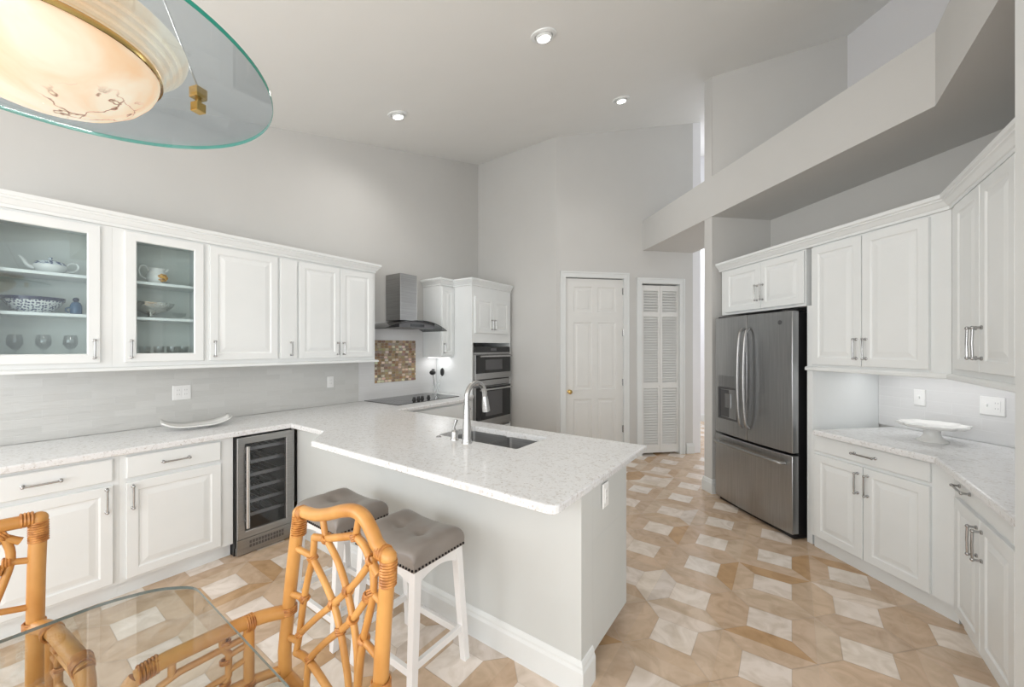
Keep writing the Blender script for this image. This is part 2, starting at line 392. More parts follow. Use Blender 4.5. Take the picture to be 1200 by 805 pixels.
# plant shelf (deep ledge) running over the right hand cabinets, dropping over the passage
b = MB()
b.prism([(-1.673,5.456),(.651,3.132),(.651,.9),(1.7,.9),(1.7,3.18),(-1.136,5.996)], 2.842, 3.255)
struct(b.build('ceiling_ledge', WALL))
# upper walls standing on the ledge
wallbox('wall_upper_back', (-.66, 4.455), (.417, 4.66), .1, None, WALL, 3.256)
wallbox('wall_upper_right', (.417, 4.66), (1.36, 2.7), .1, None, HALL_LITW, 3.256)  # whiter than its neighbour: the light on this face is put into the colour

BASEP = [(0,0),(.018,0),(.018,.105),(.012,.122),(.012,.13),(.006,.142),(0,.145)]
b = MB(); b.sweep([E(1.90), E(2.0), E(2.0,.12)], BASEP)
b.build('baseboard_angled', TRIMW); struct(bpy.data.objects['baseboard_angled'])
b = MB(); b.sweep([(Pl[0]+.5,Pl[1]+.5), Pl, Pr, (Pr[0]+.05,Pr[1]+.05)], BASEP); struct(b.build('baseboard_partition', TRIMW))
b = MB(); b.sweep([(-6,8.7),(2.5,8.7)], BASEP); struct(b.build('baseboard_foyer', TRIMW))
b = MB(); b.sweep([(-3.1,4.58),K,E(.03)], BASEP); struct(b.build('baseboard_back', TRIMW))

# doors in the angled wall (local x along the wall, y to the back)
def frame_e(name, s, label=None):
    o = bpy.data.objects.new(name, None); COL.objects.link(o); x, y = E(s); o.location = (x, y, 0); o.rotation_euler = (0, 0, R(45)); o['kind'] = 'structure'
    if label: o['label'] = label
    return o
def casing(par, w_, h_, cw=.075):
    b = MB()
    for x0, x1 in ((-cw, 0), (w_, w_+cw)):
        b.box(x0, x1, -.018, 0, 0, h_+cw)
        xo = x0 if x0 < 0 else x1-.02
        b.box(xo, xo+.02, -.026, -.017, 0, h_+cw)
    b.box(-cw, w_+cw, -.0175, 0, h_, h_+cw-.0005); b.box(-cw, w_+cw, -.0255, -.017, h_+cw-.02, h_+cw)
    for x0, x1 in ((0, .004), (w_-.004, w_)): b.box(x0, x1, 0, .12, 0, h_)
    b.box(0, w_, 0, .12, h_-.004, h_)
    b.build('casing', TRIMW, par, bevel=.002)
d1 = frame_e('door_1', .128, 'white six panel door with small brass knob')
casing(d1, .828, 2.445)
b = MB(); W1, H1 = .818, 2.43
b.box(.005, .823, .022, .05, .005, H1)
def rp(b, x0, x1, z0, z1, y=.014, fld=.030):  # raised panel sunk into a door face
    b.nested(x0, x1, z0, z1, [(0, y), (.012, y+.011), (fld, y+.011), (fld+.022, y+.003)], True, False)
cols = [(.115, .375), (.455, .715)]
rows = [(.16, .80), (.93, 1.84), (1.98, 2.32)]
xs = [.005, .115, .375, .455, .715, .823]; zs = [.005, .16, .80, .93, 1.84, 1.98, 2.32, H1]
for i in range(5):
    for j in range(7):
        if i in (1, 3) and j in (1, 3, 5): rp(b, xs[i], xs[i+1], zs[j], zs[j+1])
        else: b.add([(xs[i],.014,zs[j]),(xs[i+1],.014,zs[j]),(xs[i+1],.014,zs[j+1]),(xs[i],.014,zs[j+1])], [(0,1,2,3)])
b.box(.005, .006, .014, .03, .005, H1); b.box(.822, .823, .014, .03, .005, H1)
leaf = b.build('door_leaf', DOORW, d1)
b = MB(); b.lathe([(.026,0),(.026,.006),(.012,.010),(.010,.030),(.026,.040),(.031,.052),(.026,.066),(.001,.072)], seg=20)
kb = b.build('door_knob', BRASS, d1, smooth=50); kb.location = (.052, .014, .905); kb.rotation_euler = (R(90), 0, 0)
for z in (2.27, 1.70, 1.02, .38):
    b = MB(); b.tube([(.827, .006, z-.05), (.827, .006, z+.05)], .007, 10); b.box(.812, .826, .010, .0135, z-.045, z+.045)
    b.build('hinge', CHROME, d1, smooth=40)
d2 = frame_e('door_2', 1.222, 'white louvred bifold closet door')
casing(d2, .570, 2.39)
for x0 in (.006, .287):
    b = MB(); x1 = x0+.277; zt = 2.365; zb = .03
    b.box(x0, x0+.030, .012, .042, zb, zt); b.box(x1-.030, x1, .012, .042, zb, zt)
    rails = [(zb, .13), (.93, 1.0), (1.93, 1.985), (2.29, zt)]
    for a, c in rails: b.box(x0+.03, x1-.03, .013, .041, a, c)
    for (a, c) in ((.13, .93), (1.0, 1.93), (1.985, 2.29)):
        n = int((c-a)/.035)
        for k in range(n):
            z = a+(k+.5)*(c-a)/n
            b.add([(x0+.03,.011,z-.020),(x1-.03,.011,z-.020),(x1-.03,.043,z+.013),(x0+.03,.043,z+.013),
                   (x0+.03,.011,z-.012),(x1-.03,.011,z-.012),(x1-.03,.043,z+.021),(x0+.03,.043,z+.021)],
                  [(3,2,1,0),(4,5,6,7),(0,1,5,4),(1,2,6,5),(2,3,7,6),(3,0,4,7)])
    b.build('louvred_leaf', DOORW, d2)
b = MB(); b.lathe([(.014,0),(.008,.004),(.006,.014),(.013,.02),(.001,.03)], seg=12)
kb = b.build('pull_knob', DOORW, d2, smooth=50); kb.location = (.268, .012, 1.02-.055); kb.rotation_euler = (R(90), 0, 0)

# ------------------------------------------------------------------ cabinets (front faces local -Y, origin on the floor at the front left)
PROF = [(0, 0), (0, -.017), (.003, -.020), (.052, -.020), (.060, -.0135), (.070, -.0135), (.098, -.0195), (.104, -.0195)]
def pull(par, x, z, L_, vert, y=-.02, m=None):
    b = MB()
    if vert: ends = [(x, z-L_/2), (x, z+L_/2)]
    else: ends = [(x-L_/2, z), (x+L_/2, z)]
    b.tube([(ends[0][0], y-.030, ends[0][1]), ((ends[0][0]+ends[1][0])/2, y-.032, (ends[0][1]+ends[1][1])/2), (ends[1][0], y-.030, ends[1][1])], .0052, 8)
    for ex, ez in ends:
        b.tube([(ex, y, ez), (ex, y-.006, ez), (ex, y-.008, ez), (ex, y-.030, ez)], [.0095, .0095, .0055, .0055], 8)
        b.ball((ex, y-.030, ez), .0085, 8, 6)
    return b.build('handle', m or CHROME, par, smooth=45)
def door(par, x0, x1, z0, z1, hs=None, hz_=None, hl=.13, glassy=False):
    b = MB()
    if glassy:
        b.nested(x0, x1, z0, z1, [(0, 0), (0, -.017), (.003, -.020), (.052, -.020), (.058, -.014), (.058, 0)], False, False)
        b.nested(x0, x1, z0, z1, [(0, 0), (.058, 0)], False, False)
    else: b.nested(x0, x1, z0, z1, PROF)
    d = b.build('glazed_door' if glassy else 'door', CABW, par)
    if glassy:
        b = MB(); b.box(x0+.055, x1-.055, -.010, -.006, z0+.055, z1-.055); g = b.build('glass_pane', PANE, d)
    if hs is not None:
        x = x0+.028 if hs == 'l' else x1-.028
        pull(d, x, hz_, hl, True)
    return d
def drawer(par, x0, x1, z0, z1, hx=None, hl=.13):
    b = MB(); b.nested(x0, x1, z0, z1, [(0, 0), (0, -.015), (.006, -.020), (.010, -.020)])
    d = b.build('drawer', CABW, par); pull(d, (x0+x1)/2 if hx is None else hx, (z0+z1)/2, hl, False); return d
def carcass(par, w_, dp, z0, z1, toe=0):
    b = MB(); b.box(0, w_, 0, dp, z0, z1)
    c = b.build('carcass', CABW, par)
    if toe:
        b = MB(); b.box(0, w_, toe, dp-.02, 0, z0-.0005); b.build('toe_kick', CABW, par)
    return c

# left run: local x = +Y, front at X = -3.25
def leftc(name, label, y, xf, cat='cabinet', group=None): return thing(name, label, cat, (xf, y, 0), R(90), group)
t = leftc('base_cabinet', 'white base cabinet left of the wide dish, drawer above one door, behind the rattan chair', -.04, -3.25)
carcass(t, .5645, .65, .095, .858, .05)
drawer(t, .055, .538, .715, .845, .27); door(t, .055, .538, .113, .69, 'r', .61)
t = leftc('base_cabinet', 'white base cabinet with drawer and door, directly left of the wine cooler', .525, -3.25)
carcass(t, .582, .65, .095, .858, .05)
drawer(t, .028, .505, .715, .845, .26); door(t, .028, .505, .113, .69, 'l', .60)
# filler beyond the cooler and a run of carcass under the hob
t = leftc('filler_panel', 'narrow white filler strip between the wine cooler and the peninsula', 1.508, -3.25, 'panel')
b = MB(); b.box(0, .022, 0, .6, 0, .858); b.build('strip', CABW, t)
# uppers
UF = -3.59
def upper(label, y0, y1, doors, closed=True):
    t = leftc('wall_cabinet', label, y0, UF, group=None); w_ = y1-y0
    if closed: carcass(t, w_-.0005, .325, 1.372, 2.285)
    else:
        b = MB(); b.box(0, w_-.0005, .305, .325, 1.372, 2.285); b.box(0, .018, 0, .305, 1.372, 2.285); b.box(w_-.0185, w_-.0005, 0, .305, 1.372, 2.285)
        b.box(.018, w_-.0185, 0, .305, 1.372, 1.39+.028); b.box(.018, w_-.0185, 0, .305, 2.255, 2.285)
        x0, x1 = doors[0][0], doors[0][1]
        b.box(0.018, x0+.02, 0, .02, 1.418, 2.255); b.box(x1-.02, w_-.0185, 0, .02, 1.418, 2.255)
        c = b.build('carcass', [CABW], t)
        b = MB(); b.box(.0185, w_-.019, .298, .3045, 1.4185, 2.2545); b.build('back_panel', INNER, t)
        for z in (1.690, 1.935):
            b = MB(); b.box(.0185, w_-.019, .025, .297, z, z+.018); b.build('shelf', CABW, t)
    for (x0, x1, hs, gl) in doors: door(t, x0, x1, 1.402, 2.270, hs, 1.49, .11, gl)
    return t
upper('white wall cabinet with glass door showing a teapot over a blue and white bowl', -.012, .548, [(.045, .505, 'r', True)], False)
upper('white wall cabinet with glass door showing a flowered pitcher and a silver bowl', .548, 1.048, [(.057, .482, 'l', True)], False)
upper('white wall cabinet with one solid raised panel door right of the glass doors', 1.048, 1.558, [(.019, .500, 'l', False)])
t = upper('very narrow white wall cabinet with a flat filler door and handle', 1.558, 1.716, [])
b = MB(); b.nested(.010, .150, 1.402, 2.270, [(0,0),(0,-.017),(.003,-.020)]); d = b.build('door', CABW, t); pull(d, .095, 1.49, .11, True)
upper('white double door wall cabinet next to the range hood', 1.716, 2.515, [(.010, .398, 'r', False), (.402, .765, 'l', False)])
CROWN = [(0,0),(.010,0),(.010,.018),(.016,.022),(.032,.046),(.040,.052),(.040,.060),(.050,.066),(.050,.088),(0,.088)]
def crown(name, label, path, z):
    b = MB(); b.sweep(path, [(o, z+h) for o, h in CROWN]); return tag(b.build(name, CABW), label, 'moulding')
crown('crown_moulding', 'white crown moulding along the top of the long left wall cabinets', [(-3.59, -.012), (-3.59, 2.515), (-3.915, 2.515)], 2.287)
def rail(name, label, path, z):
    b = MB(); b.sweep(path, [(0,z),(.026,z),(.030,z+.004),(.030,z+.014),(.022,z+.022),(0,z+.024)]); return tag(b.build(name, CABW), label, 'moulding')
rail('light_rail', 'white rail trim under the long left wall cabinets', [(-3.59, -.012), (-3.59, 2.515), (-3.905, 2.515)], 1.347)

# ------------------------------------------------------------------ tall oven cabinet, small cabinet right of hood
t = leftc('oven_cabinet', 'tall white oven cabinet in the corner with two small doors over the ovens', 3.70, -3.27)
W_ = .83
b = MB(); b.box(0, W_, 0, .64, 1.56, 2.285); b.box(0, .022, 0, .64, 0, 1.56); b.box(W_-.022, W_, 0, .64, 0, 1.56); b.box(.022, W_-.022, 0, .64, 0, .42)
b.build('carcass', CABW, t)
door(t, .045, .405, 1.685, 2.150, 'r', 1.80, .12); door(t, .410, .77, 1.685, 2.150, 'l', 1.80, .12)
t = thing('wall_oven', 'built-in stainless wall oven with microwave above, stacked in the tall corner cabinet', 'oven', (-3.27, 3.725, 0), R(90))
w0, w1 = .002, .762
b = MB(); b.box(w0, w1, 0, .5, .44, 1.51); b.build('body', BLACK, t)
for z0, z1 in ((.44, .452), (1.41, 1.435)): b = MB(); b.box(w0, w1, -.022, -.0005, z0, z1); b.build('trim', STEEL, t)
b = MB(); b.box(w0, w1, -.02, -.0005, 1.436, 1.51); p = b.build('control_panel', BLKG, t)
b = MB(); b.box(.33, .45, -.0215, -.0195, 1.455, 1.49); b.build('display', OVENG, p)
def ovdoor(z0, z1, gz0, gz1, hz_):
    b = MB(); b.nested(w0, w1, z0, z1, [(0,-.0005),(0,-.030),(.004,-.034)]); d = b.build('oven_door', STEEL, t)
    b = MB(); b.box(w0+.012, w1-.012, -.0375, -.0345, gz0, gz1); g = b.build('window_glass', BLKG, d)
    b = MB(); b.box(.20, .56, -.039, -.0376, gz0+.04, gz1-.06); b.build('inner_window', OVENG, d)
    b = MB(); b.tube([(.05, -.085, hz_), (.715, -.085, hz_)], .012, 12)
    for x in (.08, .685): b.tube([(x, -.034, hz_), (x, -.085, hz_)], .008, 8)
    b.build('handle', FAUC, d, smooth=45)
ovdoor(1.085, 1.405, 1.165, 1.400, 1.385)
b = MB(); b.box(w0, w1, -.02, -.0005, 1.0, 1.07); b.build('vent_band', STEEL, t)
ovdoor(.455, .990, .56, .985, .955)
t = thing('wall_cabinet', 'small single door white wall cabinet between the hood and the ovens', 'cabinet', (UF, 3.472, 0), R(90))
carcass(t, .227, .325, 1.372, 2.285); door(t, .010, .222, 1.392, 2.270, 'l', 1.49, .11)
crown('crown_moulding', 'white crown moulding stepping around the small cabinet and tall oven cabinet', [(-3.915,3.472),(-3.59,3.472),(-3.59,3.70),(-3.27,3.70),(-3.27,4.53)], 2.287)
b = MB(); b.box(-3.85, -3.65, 3.50, 3.68, 1.362, 1.3715); o = tag(b.build('under_cabinet_light', LEDE), 'slim lit strip under the small cabinet beside the ovens', 'light')
l = bpy.data.lights.new('cab_led', 'AREA'); l.size = .2; l.energy = .28; lo = bpy.data.objects.new('cab_led', l); COL.objects.link(lo); lo.location = (-3.75, 3.585, 1.36)

# ------------------------------------------------------------------ range hood
t = thing('range_hood', 'stainless chimney range hood with curved smoked glass canopy', 'hood', (XL+.012, 3.01, 0), R(90))
b = MB(); b.box(-.12, .12, -.265, -.001, 1.815, 2.355)
ch = b.build('chimney', STEEL, t, bevel=.002)
b = MB(); b.box(-.122, -.118, -.268, -.262, 1.815, 2.355); b.box(.118,.122,-.268,-.262,1.815,2.355); b.build('corner_strip', FAUC, ch)
b = MB(); N_ = 20; hw = .26
pr = []
for k in range(N_+1):
    y = -hw+2*hw*k/N_; pr.append((y, 1.802-.10*(y/.45)**2))
vs = []; fs = []
for (x, z) in pr: vs += [(x,-.42,1.722),(x,-.42,z-.004),(x,-.002,z-.004),(x,-.002,1.722)]
for k in range(N_):
    for a in range(4):
        c = (a+1) % 4; fs.append((k*4+a, k*4+c, k*4+4+c, k*4+4+a))
fs.append((0,1,2,3)); fs.append((N_*4+3,N_*4+2,N_*4+1,N_*4))
b.add(vs, fs); b.build('motor_housing', DARKM, t, smooth=30)
b = MB(); vs = []; fs = []; N_ = 28
for k in range(N_+1):
    y = -.45+.9*k/N_; z = 1.806-.10*(y/.45)**2; yf = -.50+.06*(y/.45)**2
    vs += [(y,yf,z-.006),(y,yf,z),(y,-.002,z),(y,-.002,z-.006)]
for k in range(N_):
    for a in range(4):
        c = (a+1) % 4; fs.append((k*4+a, k*4+c, k*4+4+c, k*4+4+a))
fs.append((0,1,2,3)); fs.append((N_*4+3,N_*4+2,N_*4+1,N_*4)); b.add(vs, fs); b.build('glass_canopy', HOODG, t, smooth=30)
b = MB(); b.box(-.10, .10, -.423, -.42, 1.735, 1.765); b.build('control_strip', BLKG, t)

# ------------------------------------------------------------------ worktops, peninsula
def off(poly, d):      # inset a CCW polygon by d
    n = len(poly); o = []
    for i in range(n):
        a, p, c = Vector(poly[i-1]), Vector(poly[i]), Vector(poly[(i+1) % n]); d1 = (p-a).normalized(); d2 = (c-p).normalized()
        n1 = Vector((-d1.y, d1.x)); n2 = Vector((-d2.y, d2.x)); bb = (n1+n2).normalized(); k = min(3, 1/max(.2, bb.dot(n1))); q = p+bb*d*k; o.append((q.x, q.y))
    return o
def roundc(poly, idx, r, n=5):
    out = []
    for i, p in enumerate(poly):
        if i in idx:
            P = Vector(p); a = (Vector(poly[i-1])-P).normalized(); c = (Vector(poly[(i+1) % len(poly)])-P).normalized()
            p0 = P+a*r; p1 = P+c*r
            for k in range(n+1):
                t_ = k/n; q = p0*(1-t_)**2+P*2*t_*(1-t_)+p1*t_*t_; out.append((q.x, q.y))
        else: out.append(p)
    return out
def worktop(name, label, poly, holes=(), z0=.862, z1=.90):
    b = MB(); lay = [(0.006, z0), (0, z0+.005), (0, z1-.009), (.0025, z1-.0025), (.010, z1)]
    L_ = [off(poly, d) for d, z in lay]; n = len(poly); vs = []; fs = []
    for l, (d, z) in zip(L_, lay): vs += [(x, y, z) for x, y in l]
    for k in range(len(lay)-1):
        for i in range(n):
            j = (i+1) % n; fs.append((k*n+i, k*n+j, k*n+n+j, k*n+n+i))
    b.add(vs, fs)
    for l, z, up in ((L_[-1], z1, True), (L_[0], z0, False)):
        loops = [l]+[list(h) for h in holes]; flat = [p for q_ in loops for p in q_]
        tr = tessellate_polygon([[Vector((p[0], p[1], 0)) for p in q_] for q_ in loops]); b.add([(p[0], p[1], z) for p in flat], [tuple(t_) for t_ in tr])
    for h in holes:
        m = len(h); b.add([(x, y, z1) for x, y in h]+[(x, y, z0) for x, y in h], [(i, (i+1) % m, m+(i+1) % m, m+i) for i in range(m)])
    import bmesh
    o = b.build(name, QUARTZ)
    bm = bmesh.new(); bm.from_mesh(o.data); bmesh.ops.remove_doubles(bm, verts=bm.verts, dist=.0002); bmesh.ops.recalc_face_normals(bm, faces=bm.faces); bm.to_mesh(o.data); bm.free()
    return tag(o, label, 'worktop')
poly = [(-3.905,-.6),(-3.212,-.6),(-3.212,1.487),(-2.727,1.487),(-2.50,1.283),(-.72,1.283),(-.72,2.425),(-3.085,2.425),(-3.085,3.40),(-3.235,3.695),(-3.905,3.695)]
poly = roundc(poly, (5,), .05); 
sink_hole = roundc([(-1.975,1.885),(-1.315,1.885),(-1.315,2.255),(-1.975,2.255)], (0,1,2,3), .02, 3)
worktop('worktop', 'white speckled quartz worktop covering the left run and the peninsula with the sink', poly, [sink_hole])
b = MB(); b.prism([(.135,3.585),(.64,3.08),(.64,1.885),(1.29,1.885),(1.29,3.44),(.645,4.095)], 0, .001)
poly = [(.128,3.592),(.64,3.08),(.64,1.885),(1.29,1.885),(1.29,3.44),(.635,4.099)]
worktop('worktop', 'pale grey quartz worktop right of the fridge holding the cake stand', poly)

# peninsula body
t = thing('peninsula', 'pale grey painted peninsula base with tall white skirting under the quartz top', 'kitchen island', (-3.22, 1.54, 0))
b = MB(); b.box(0, 2.485, 0, .115, 0, .861)
pw = b.build('knee_wall', PENW, t)
b = MB(); b.sweep([(.31,0),(2.485,0),(2.485,.115)], [(0,0),(.016,0),(.016,.105),(.010,.118),(.010,.128),(.004,.145),(0,.148)]); b.build('skirting', TRIMW, pw)
b = MB(); b.prism([(.20,.1155),(2.485,.1155),(2.485,.565),(2.30,.80),(1.93,.80),(1.93,.72),(1.22,.72),(1.22,.80),(.20,.80)], .105, .615)
b.prism([(.20,.1155),(2.485,.1155),(2.485,.565),(2.30,.80),(1.93,.80),(1.93,.72),(1.93,.32),(1.22,.32),(1.22,.72),(1.22,.80),(.20,.80)], .6155, .861)
b.build('cabinet_body', PENW, t)
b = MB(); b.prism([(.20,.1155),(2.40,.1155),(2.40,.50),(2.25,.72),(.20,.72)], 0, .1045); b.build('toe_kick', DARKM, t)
b = MB(); b.box(1.22, 1.93, .7205, .80, .105, .861); b.build('sink_front', CABW, t)
t = leftc('hob_base_cabinet', 'low white cabinet under the black hob with a wide drawer', 2.34, -3.12)
b = MB(); b.prism([(.0,0),(1.045,0),(1.35,.135),(1.35,.75),(0,.75)], .095, .861); b.build('carcass', CABW, t)
b = MB(); b.prism([(.1,.06),(1.0,.06),(1.30,.19),(1.30,.7),(.1,.7)], 0, .0945); b.build('toe_kick', CABW, t)
drawer(t, .12, 1.02, .62, .845); door(t, .12, .565, .113, .60, 'r', .52); door(t, .575, 1.02, .113, .60, 'l', .52)
b = MB(); b.box(.02, .26, -.018, -.0005, .62, .845)
cd_ = b.build('corner_drawer', CABW, t); cd_.location = (1.052, .003, 0); cd_.rotation_euler = (0, 0, math.atan2(.135, .305))
b = MB(); b.lathe([(.006,0),(.006,.012),(.014,.02),(.011,.03),(.001,.033)], seg=12); k_ = b.build('knob', CHROME, cd_, smooth=40); k_.location = (.12, -.018, .76); k_.rotation_euler = (R(90), 0, 0)

# sink, faucet, soap dispenser, hole cap
t = thing('sink', 'stainless double bowl undermount sink set in the peninsula', 'sink', (-1.645, 2.07, .86))
for k, (x0, x1) in enumerate(((-.335, -.008), (.008, .335))):
    b = MB(); y0, y1, dp = -.19, .19, -.20
    rim = roundc([(x0,y0),(x1,y0),(x1,y1),(x0,y1)], (0,1,2,3), .03, 4); n = len(rim)
    lo_ = off(rim, .010); bo = off(rim, .035); vs = [(x,y,0) for x,y in rim]+[(x,y,dp+.03) for x,y in lo_]+[(x,y,dp) for x,y in bo]
    fs = [(a*n+i, a*n+(i+1) % n, a*n+n+(i+1) % n, a*n+n+i) for a in range(2) for i in range(n)]+[tuple(2*n+i for i in range(n))]
    b.add(vs, fs); bw = b.build('basin', STEEL, t, smooth=40)
    b = MB(); b.lathe([(.042,0),(.042,.003),(.03,.004),(.012,.001)], ((x0+x1)/2, .05, dp), 20); b.build('drain', CHROME, bw, smooth=40)
b = MB(); b.box(-.0075, .0075, -.185, .185, -.17, -.003); b.build('divider', FAUC, t, bevel=.003)
t = thing('faucet', 'tall brushed nickel gooseneck faucet with pull-down head behind the sink', 'faucet', (-1.655, 1.825, .90))
b = MB(); b.lathe([(.034,0),(.034,.006),(.030,.012),(.028,.03),(.027,.10),(.020,.20),(.0175,.24)], seg=20); b.build('base', FAUC, t, smooth=50)
P = [(0,0,.24)]+[(0, .088-.088*cos(a), .282+.090*sin(a)) for a in [pi*k/12 for k in range(0, 12)]]
P += [(0,.177,.265)]
b = MB(); b.tube(P, .0165, 14); b.build('neck', FAUC, t, smooth=50)
b = MB(); b.tube([(0,.177,.275),(0,.180,.25),(0,.187,.20),(0,.191,.175)], [.0175,.021,.025,.026], 16); b.build('spray_head', FAUC, t, smooth=40)
t = thing('soap_dispenser', 'small nickel lever control standing left of the faucet', 'soap dispenser', (-1.80, 1.87, .90))
t.location = (-1.78, 1.845, .90)
b = MB(); b.lathe([(.028,0),(.028,.006),(.023,.012),(.023,.05),(.016,.062),(.001,.066)], seg=16); b.build('body', FAUC, t, smooth=50)
b = MB(); b.tube([(0,0,.055),(-.002,-.004,.085),(.010,.006,.130)], [.009,.008,.011], 10); b.build('lever', FAUC, t, smooth=50)
b = MB(); b.lathe([(.018,0),(.018,.004),(.012,.009),(.001,.010)], (-1.915,1.835,.9003), 16); tag(b.build('air_switch_button', CHROME, smooth=40), 'tiny round nickel button on the worktop left of the sink', 'button')

# cooktop
t = thing('cooktop', 'black glass electric cooktop set in the worktop under the hood', 'cooktop', (-3.885, 2.585, .9003), 0)
b = MB(); b.box(0, .585, 0, .92, 0, .006); b.build('glass_plate', BLKG, t, bevel=.002)
for (x, y) in ((.16,.20),(.42,.18),(.16,.70),(.42,.75)):
    b = MB(); b.lathe([(.085,.0062),(.088,.0064),(.091,.0062)], (x, y, 0), 28); b.f = [f for f in b.f if len(f) < 20]; b.m = b.m[:len(b.f)]; b.c = b.c[:len(b.f)]; b.build('burner_ring', mat('burner_mark', (.05,.05,.052), .12), t)
for (x, y) in ((.425,.35),(.425,.415),(.425,.47),(.425,.565)):
    b = MB(); b.lathe([(.022,.006),(.022,.014),(.017,.020),(.017,.034),(.001,.036)], (x, y, 0), 16); b.box(x-.003, x+.003, y-.015, y+.015, .034, .040); b.build('knob', BLACK, t, smooth=40)

# wine cooler
t = thing('wine_cooler', 'narrow stainless under-counter wine cooler with glass door and six shelves', 'wine cooler', (-3.22, 1.112, 0), R(90))
W_ = .388
b = MB(); b.box(0, .015, .012, .58, .06, .856); b.box(W_-.015, W_, .012, .58, .06, .856); b.box(.015, W_-.015, .56, .58, .06, .856); b.box(.015, W_-.015, .012, .56, .835, .856); b.box(.0, W_, .03, .58, .0, .06)
b.build('body', BLACK, t)
b = MB(); b.box(.006, W_-.002, -.012, .0295, .006, .118); f = b.build('grille_panel', STEEL, t, bevel=.002)
b = MB()
for i in range(12):
    for j in range(2): b.box(.085+i*.020, .085+i*.020+.014, -.0145, -.0122, .045+j*.028, .045+j*.028+.020)
b.build('vent_slots', DARKM, f)
b = MB(); b.nested(.006, W_-.002, .122, .850, [(0,.011),(0,-.016),(.003,-.019),(.046,-.019),(.050,-.014),(.050,.011)], False, False)
b.nested(.006, W_-.002, .122, .850, [(0,.011),(.050,.011)], False, False); dr = b.build('door_frame', STEEL, t)
b = MB(); b.box(.053, W_-.048, -.010, -.005, .168, .804); b.build('glass_pane', COOLG, dr)
b = MB(); b.tube([(.060,-.055,.205),(.060,-.055,.79)], .0125, 12)
for z in (.25,.745): b.tube([(.060,-.012,z),(.060,-.055,z)], .007, 8)
b.build('handle', FAUC, dr, smooth=45)
for k in range(6):
    z = .245+k*.098; b = MB(); b.box(.035, W_-.035, .05, .066, z, z+.024)
    for i in range(7): b.tube([(.05+i*.048, .066, z+.006), (.05+i*.048, .50, z+.006)], .003, 6)
    b.build('shelf', STEEL, t)

# backsplash slabs, outlets, mosaic
def slab(name, label, loc, rz, w_, z0, z1, m, th=.010):
    o = MB().box(0, w_, -th, 0, z0, z1).build(name, m); o.location = loc; o.rotation_euler = (0, 0, rz); return tag(o, label, 'backsplash')
slab('backsplash', 'glossy grey linear tile backsplash along the left wall', (XL+.001, -.6, 0), R(90), 3.13, .9005, 1.371, SUBWAY)
slab('backsplash', 'glossy white tile backsplash behind the hob, up to the hood', (XL+.001, 2.532, 0), R(90), 1.165, .9005, 1.371, SUBWAYW)
slab('backsplash', 'white tile patch of wall above the mosaic, below the range hood', (XL+.001, 2.532, 0), R(90), .93, 1.3715, 1.80, SUBWAYW)
x_, y_ = C(-2.5558, 4.745); slab('backsplash', 'white tile backsplash behind the cake stand, right of the fridge', (x_, y_, 0), R(-45), 1.03, .9005, 1.354, SUBWAYW)
slab('backsplash', 'white tile backsplash on the short wall behind the far right wall cabinet', (1.304, 3.41, 0), R(-90), 1.4, .9005, 1.354, SUBWAYW)

b = MB(); b.box(0, .60, -.014, -.0105, 0, .50, (.42,.34,.26)); rnd = random.Random(5)
pal = [(.36,.22,.11),(.28,.17,.09),(.48,.33,.18),(.58,.46,.30),(.40,.28,.17),(.30,.22,.16),(.50,.36,.20),(.44,.37,.30)]
rows_ = 16; rh = .50/rows_
for j in range(rows_):
    x = -rnd.uniform(0, .03)
    while x < .60:
        L_ = .050; x0 = max(x, 0)+.0015; x1 = min(x+L_, .60)-.0015
        if x1-x0 > .006:
            lite = rnd.random() < .20; c = (.84,.74,.58) if lite else rnd.choice(pal); c = tuple(a*rnd.uniform(.85, 1.1) for a in c)
            z0 = j*rh+.0015; z1 = (j+1)*rh-.0015; yy = -.021 if lite else -.018-rnd.uniform(0, .002); e = .005
            n_ = 10; vs = [(x0+(x1-x0)*(.5+.5*max(-1,min(1,1.15*cos(a)))), -.0142, z0+(z1-z0)*(.5+.5*max(-1,min(1,1.25*sin(a))))) for a in [2*pi*k/n_ for k in range(n_)]]
            cx = (x0+x1)/2; cz = (z0+z1)/2; vs += [(cx+(p[0]-cx)*.78, yy, cz+(p[2]-cz)*.7) for p in vs]
            b.add(vs, [(k, (k+1) % n_, n_+(k+1) % n_, n_+k) for k in range(n_)]+[tuple(range(n_, 2*n_))], c)
        x += L_
o = b.build('mosaic_panel', MOSM); o.location = (XL+.001, 2.735, 1.085); o.rotation_euler = (0, 0, R(90)); tag(o, 'brown and cream pebble mosaic panel on the wall under the hood', 'mosaic')
def outlet(label, loc, rz, gangs, kind='outlet'):
    t = thing('outlet_plate' if kind == 'outlet' else 'switch_plate', label, kind, loc, rz); w_ = .070+.046*(gangs-1)
    b = MB(); b.nested(-w_/2, w_/2, -.058, .058, [(0,0),(0,-.003),(.004,-.006)]); b.build('plate', PLAST, t)
    for g in range(gangs):
        x = (g-(gangs-1)/2)*.046
        if kind == 'outlet' or g == 1:
            b = MB(); b.box(x-.016, x+.016, -.0085, -.006, -.034, .034); s_ = b.build('receptacle', PLAST, t)
            b = MB()
            for z in (-.018, .016): b.box(x-.008, x-.005, -.0088, -.0084, z, z+.009); b.box(x+.005, x+.008, -.0088, -.0084, z, z+.009)
            b.build('slots', GRAYP, s_)
        else:
            b = MB(); b.box(x-.005, x+.005, -.016, -.006, -.004, .012); b.build('toggle', PLAST, t)
outlet('wide white double outlet plate on grey tile behind the dish', (XL+.0115, .985, 1.145), R(90), 2)
outlet('single white outlet plate on grey tile near the hob', (XL+.0115, 2.205, 1.14), R(90), 1)
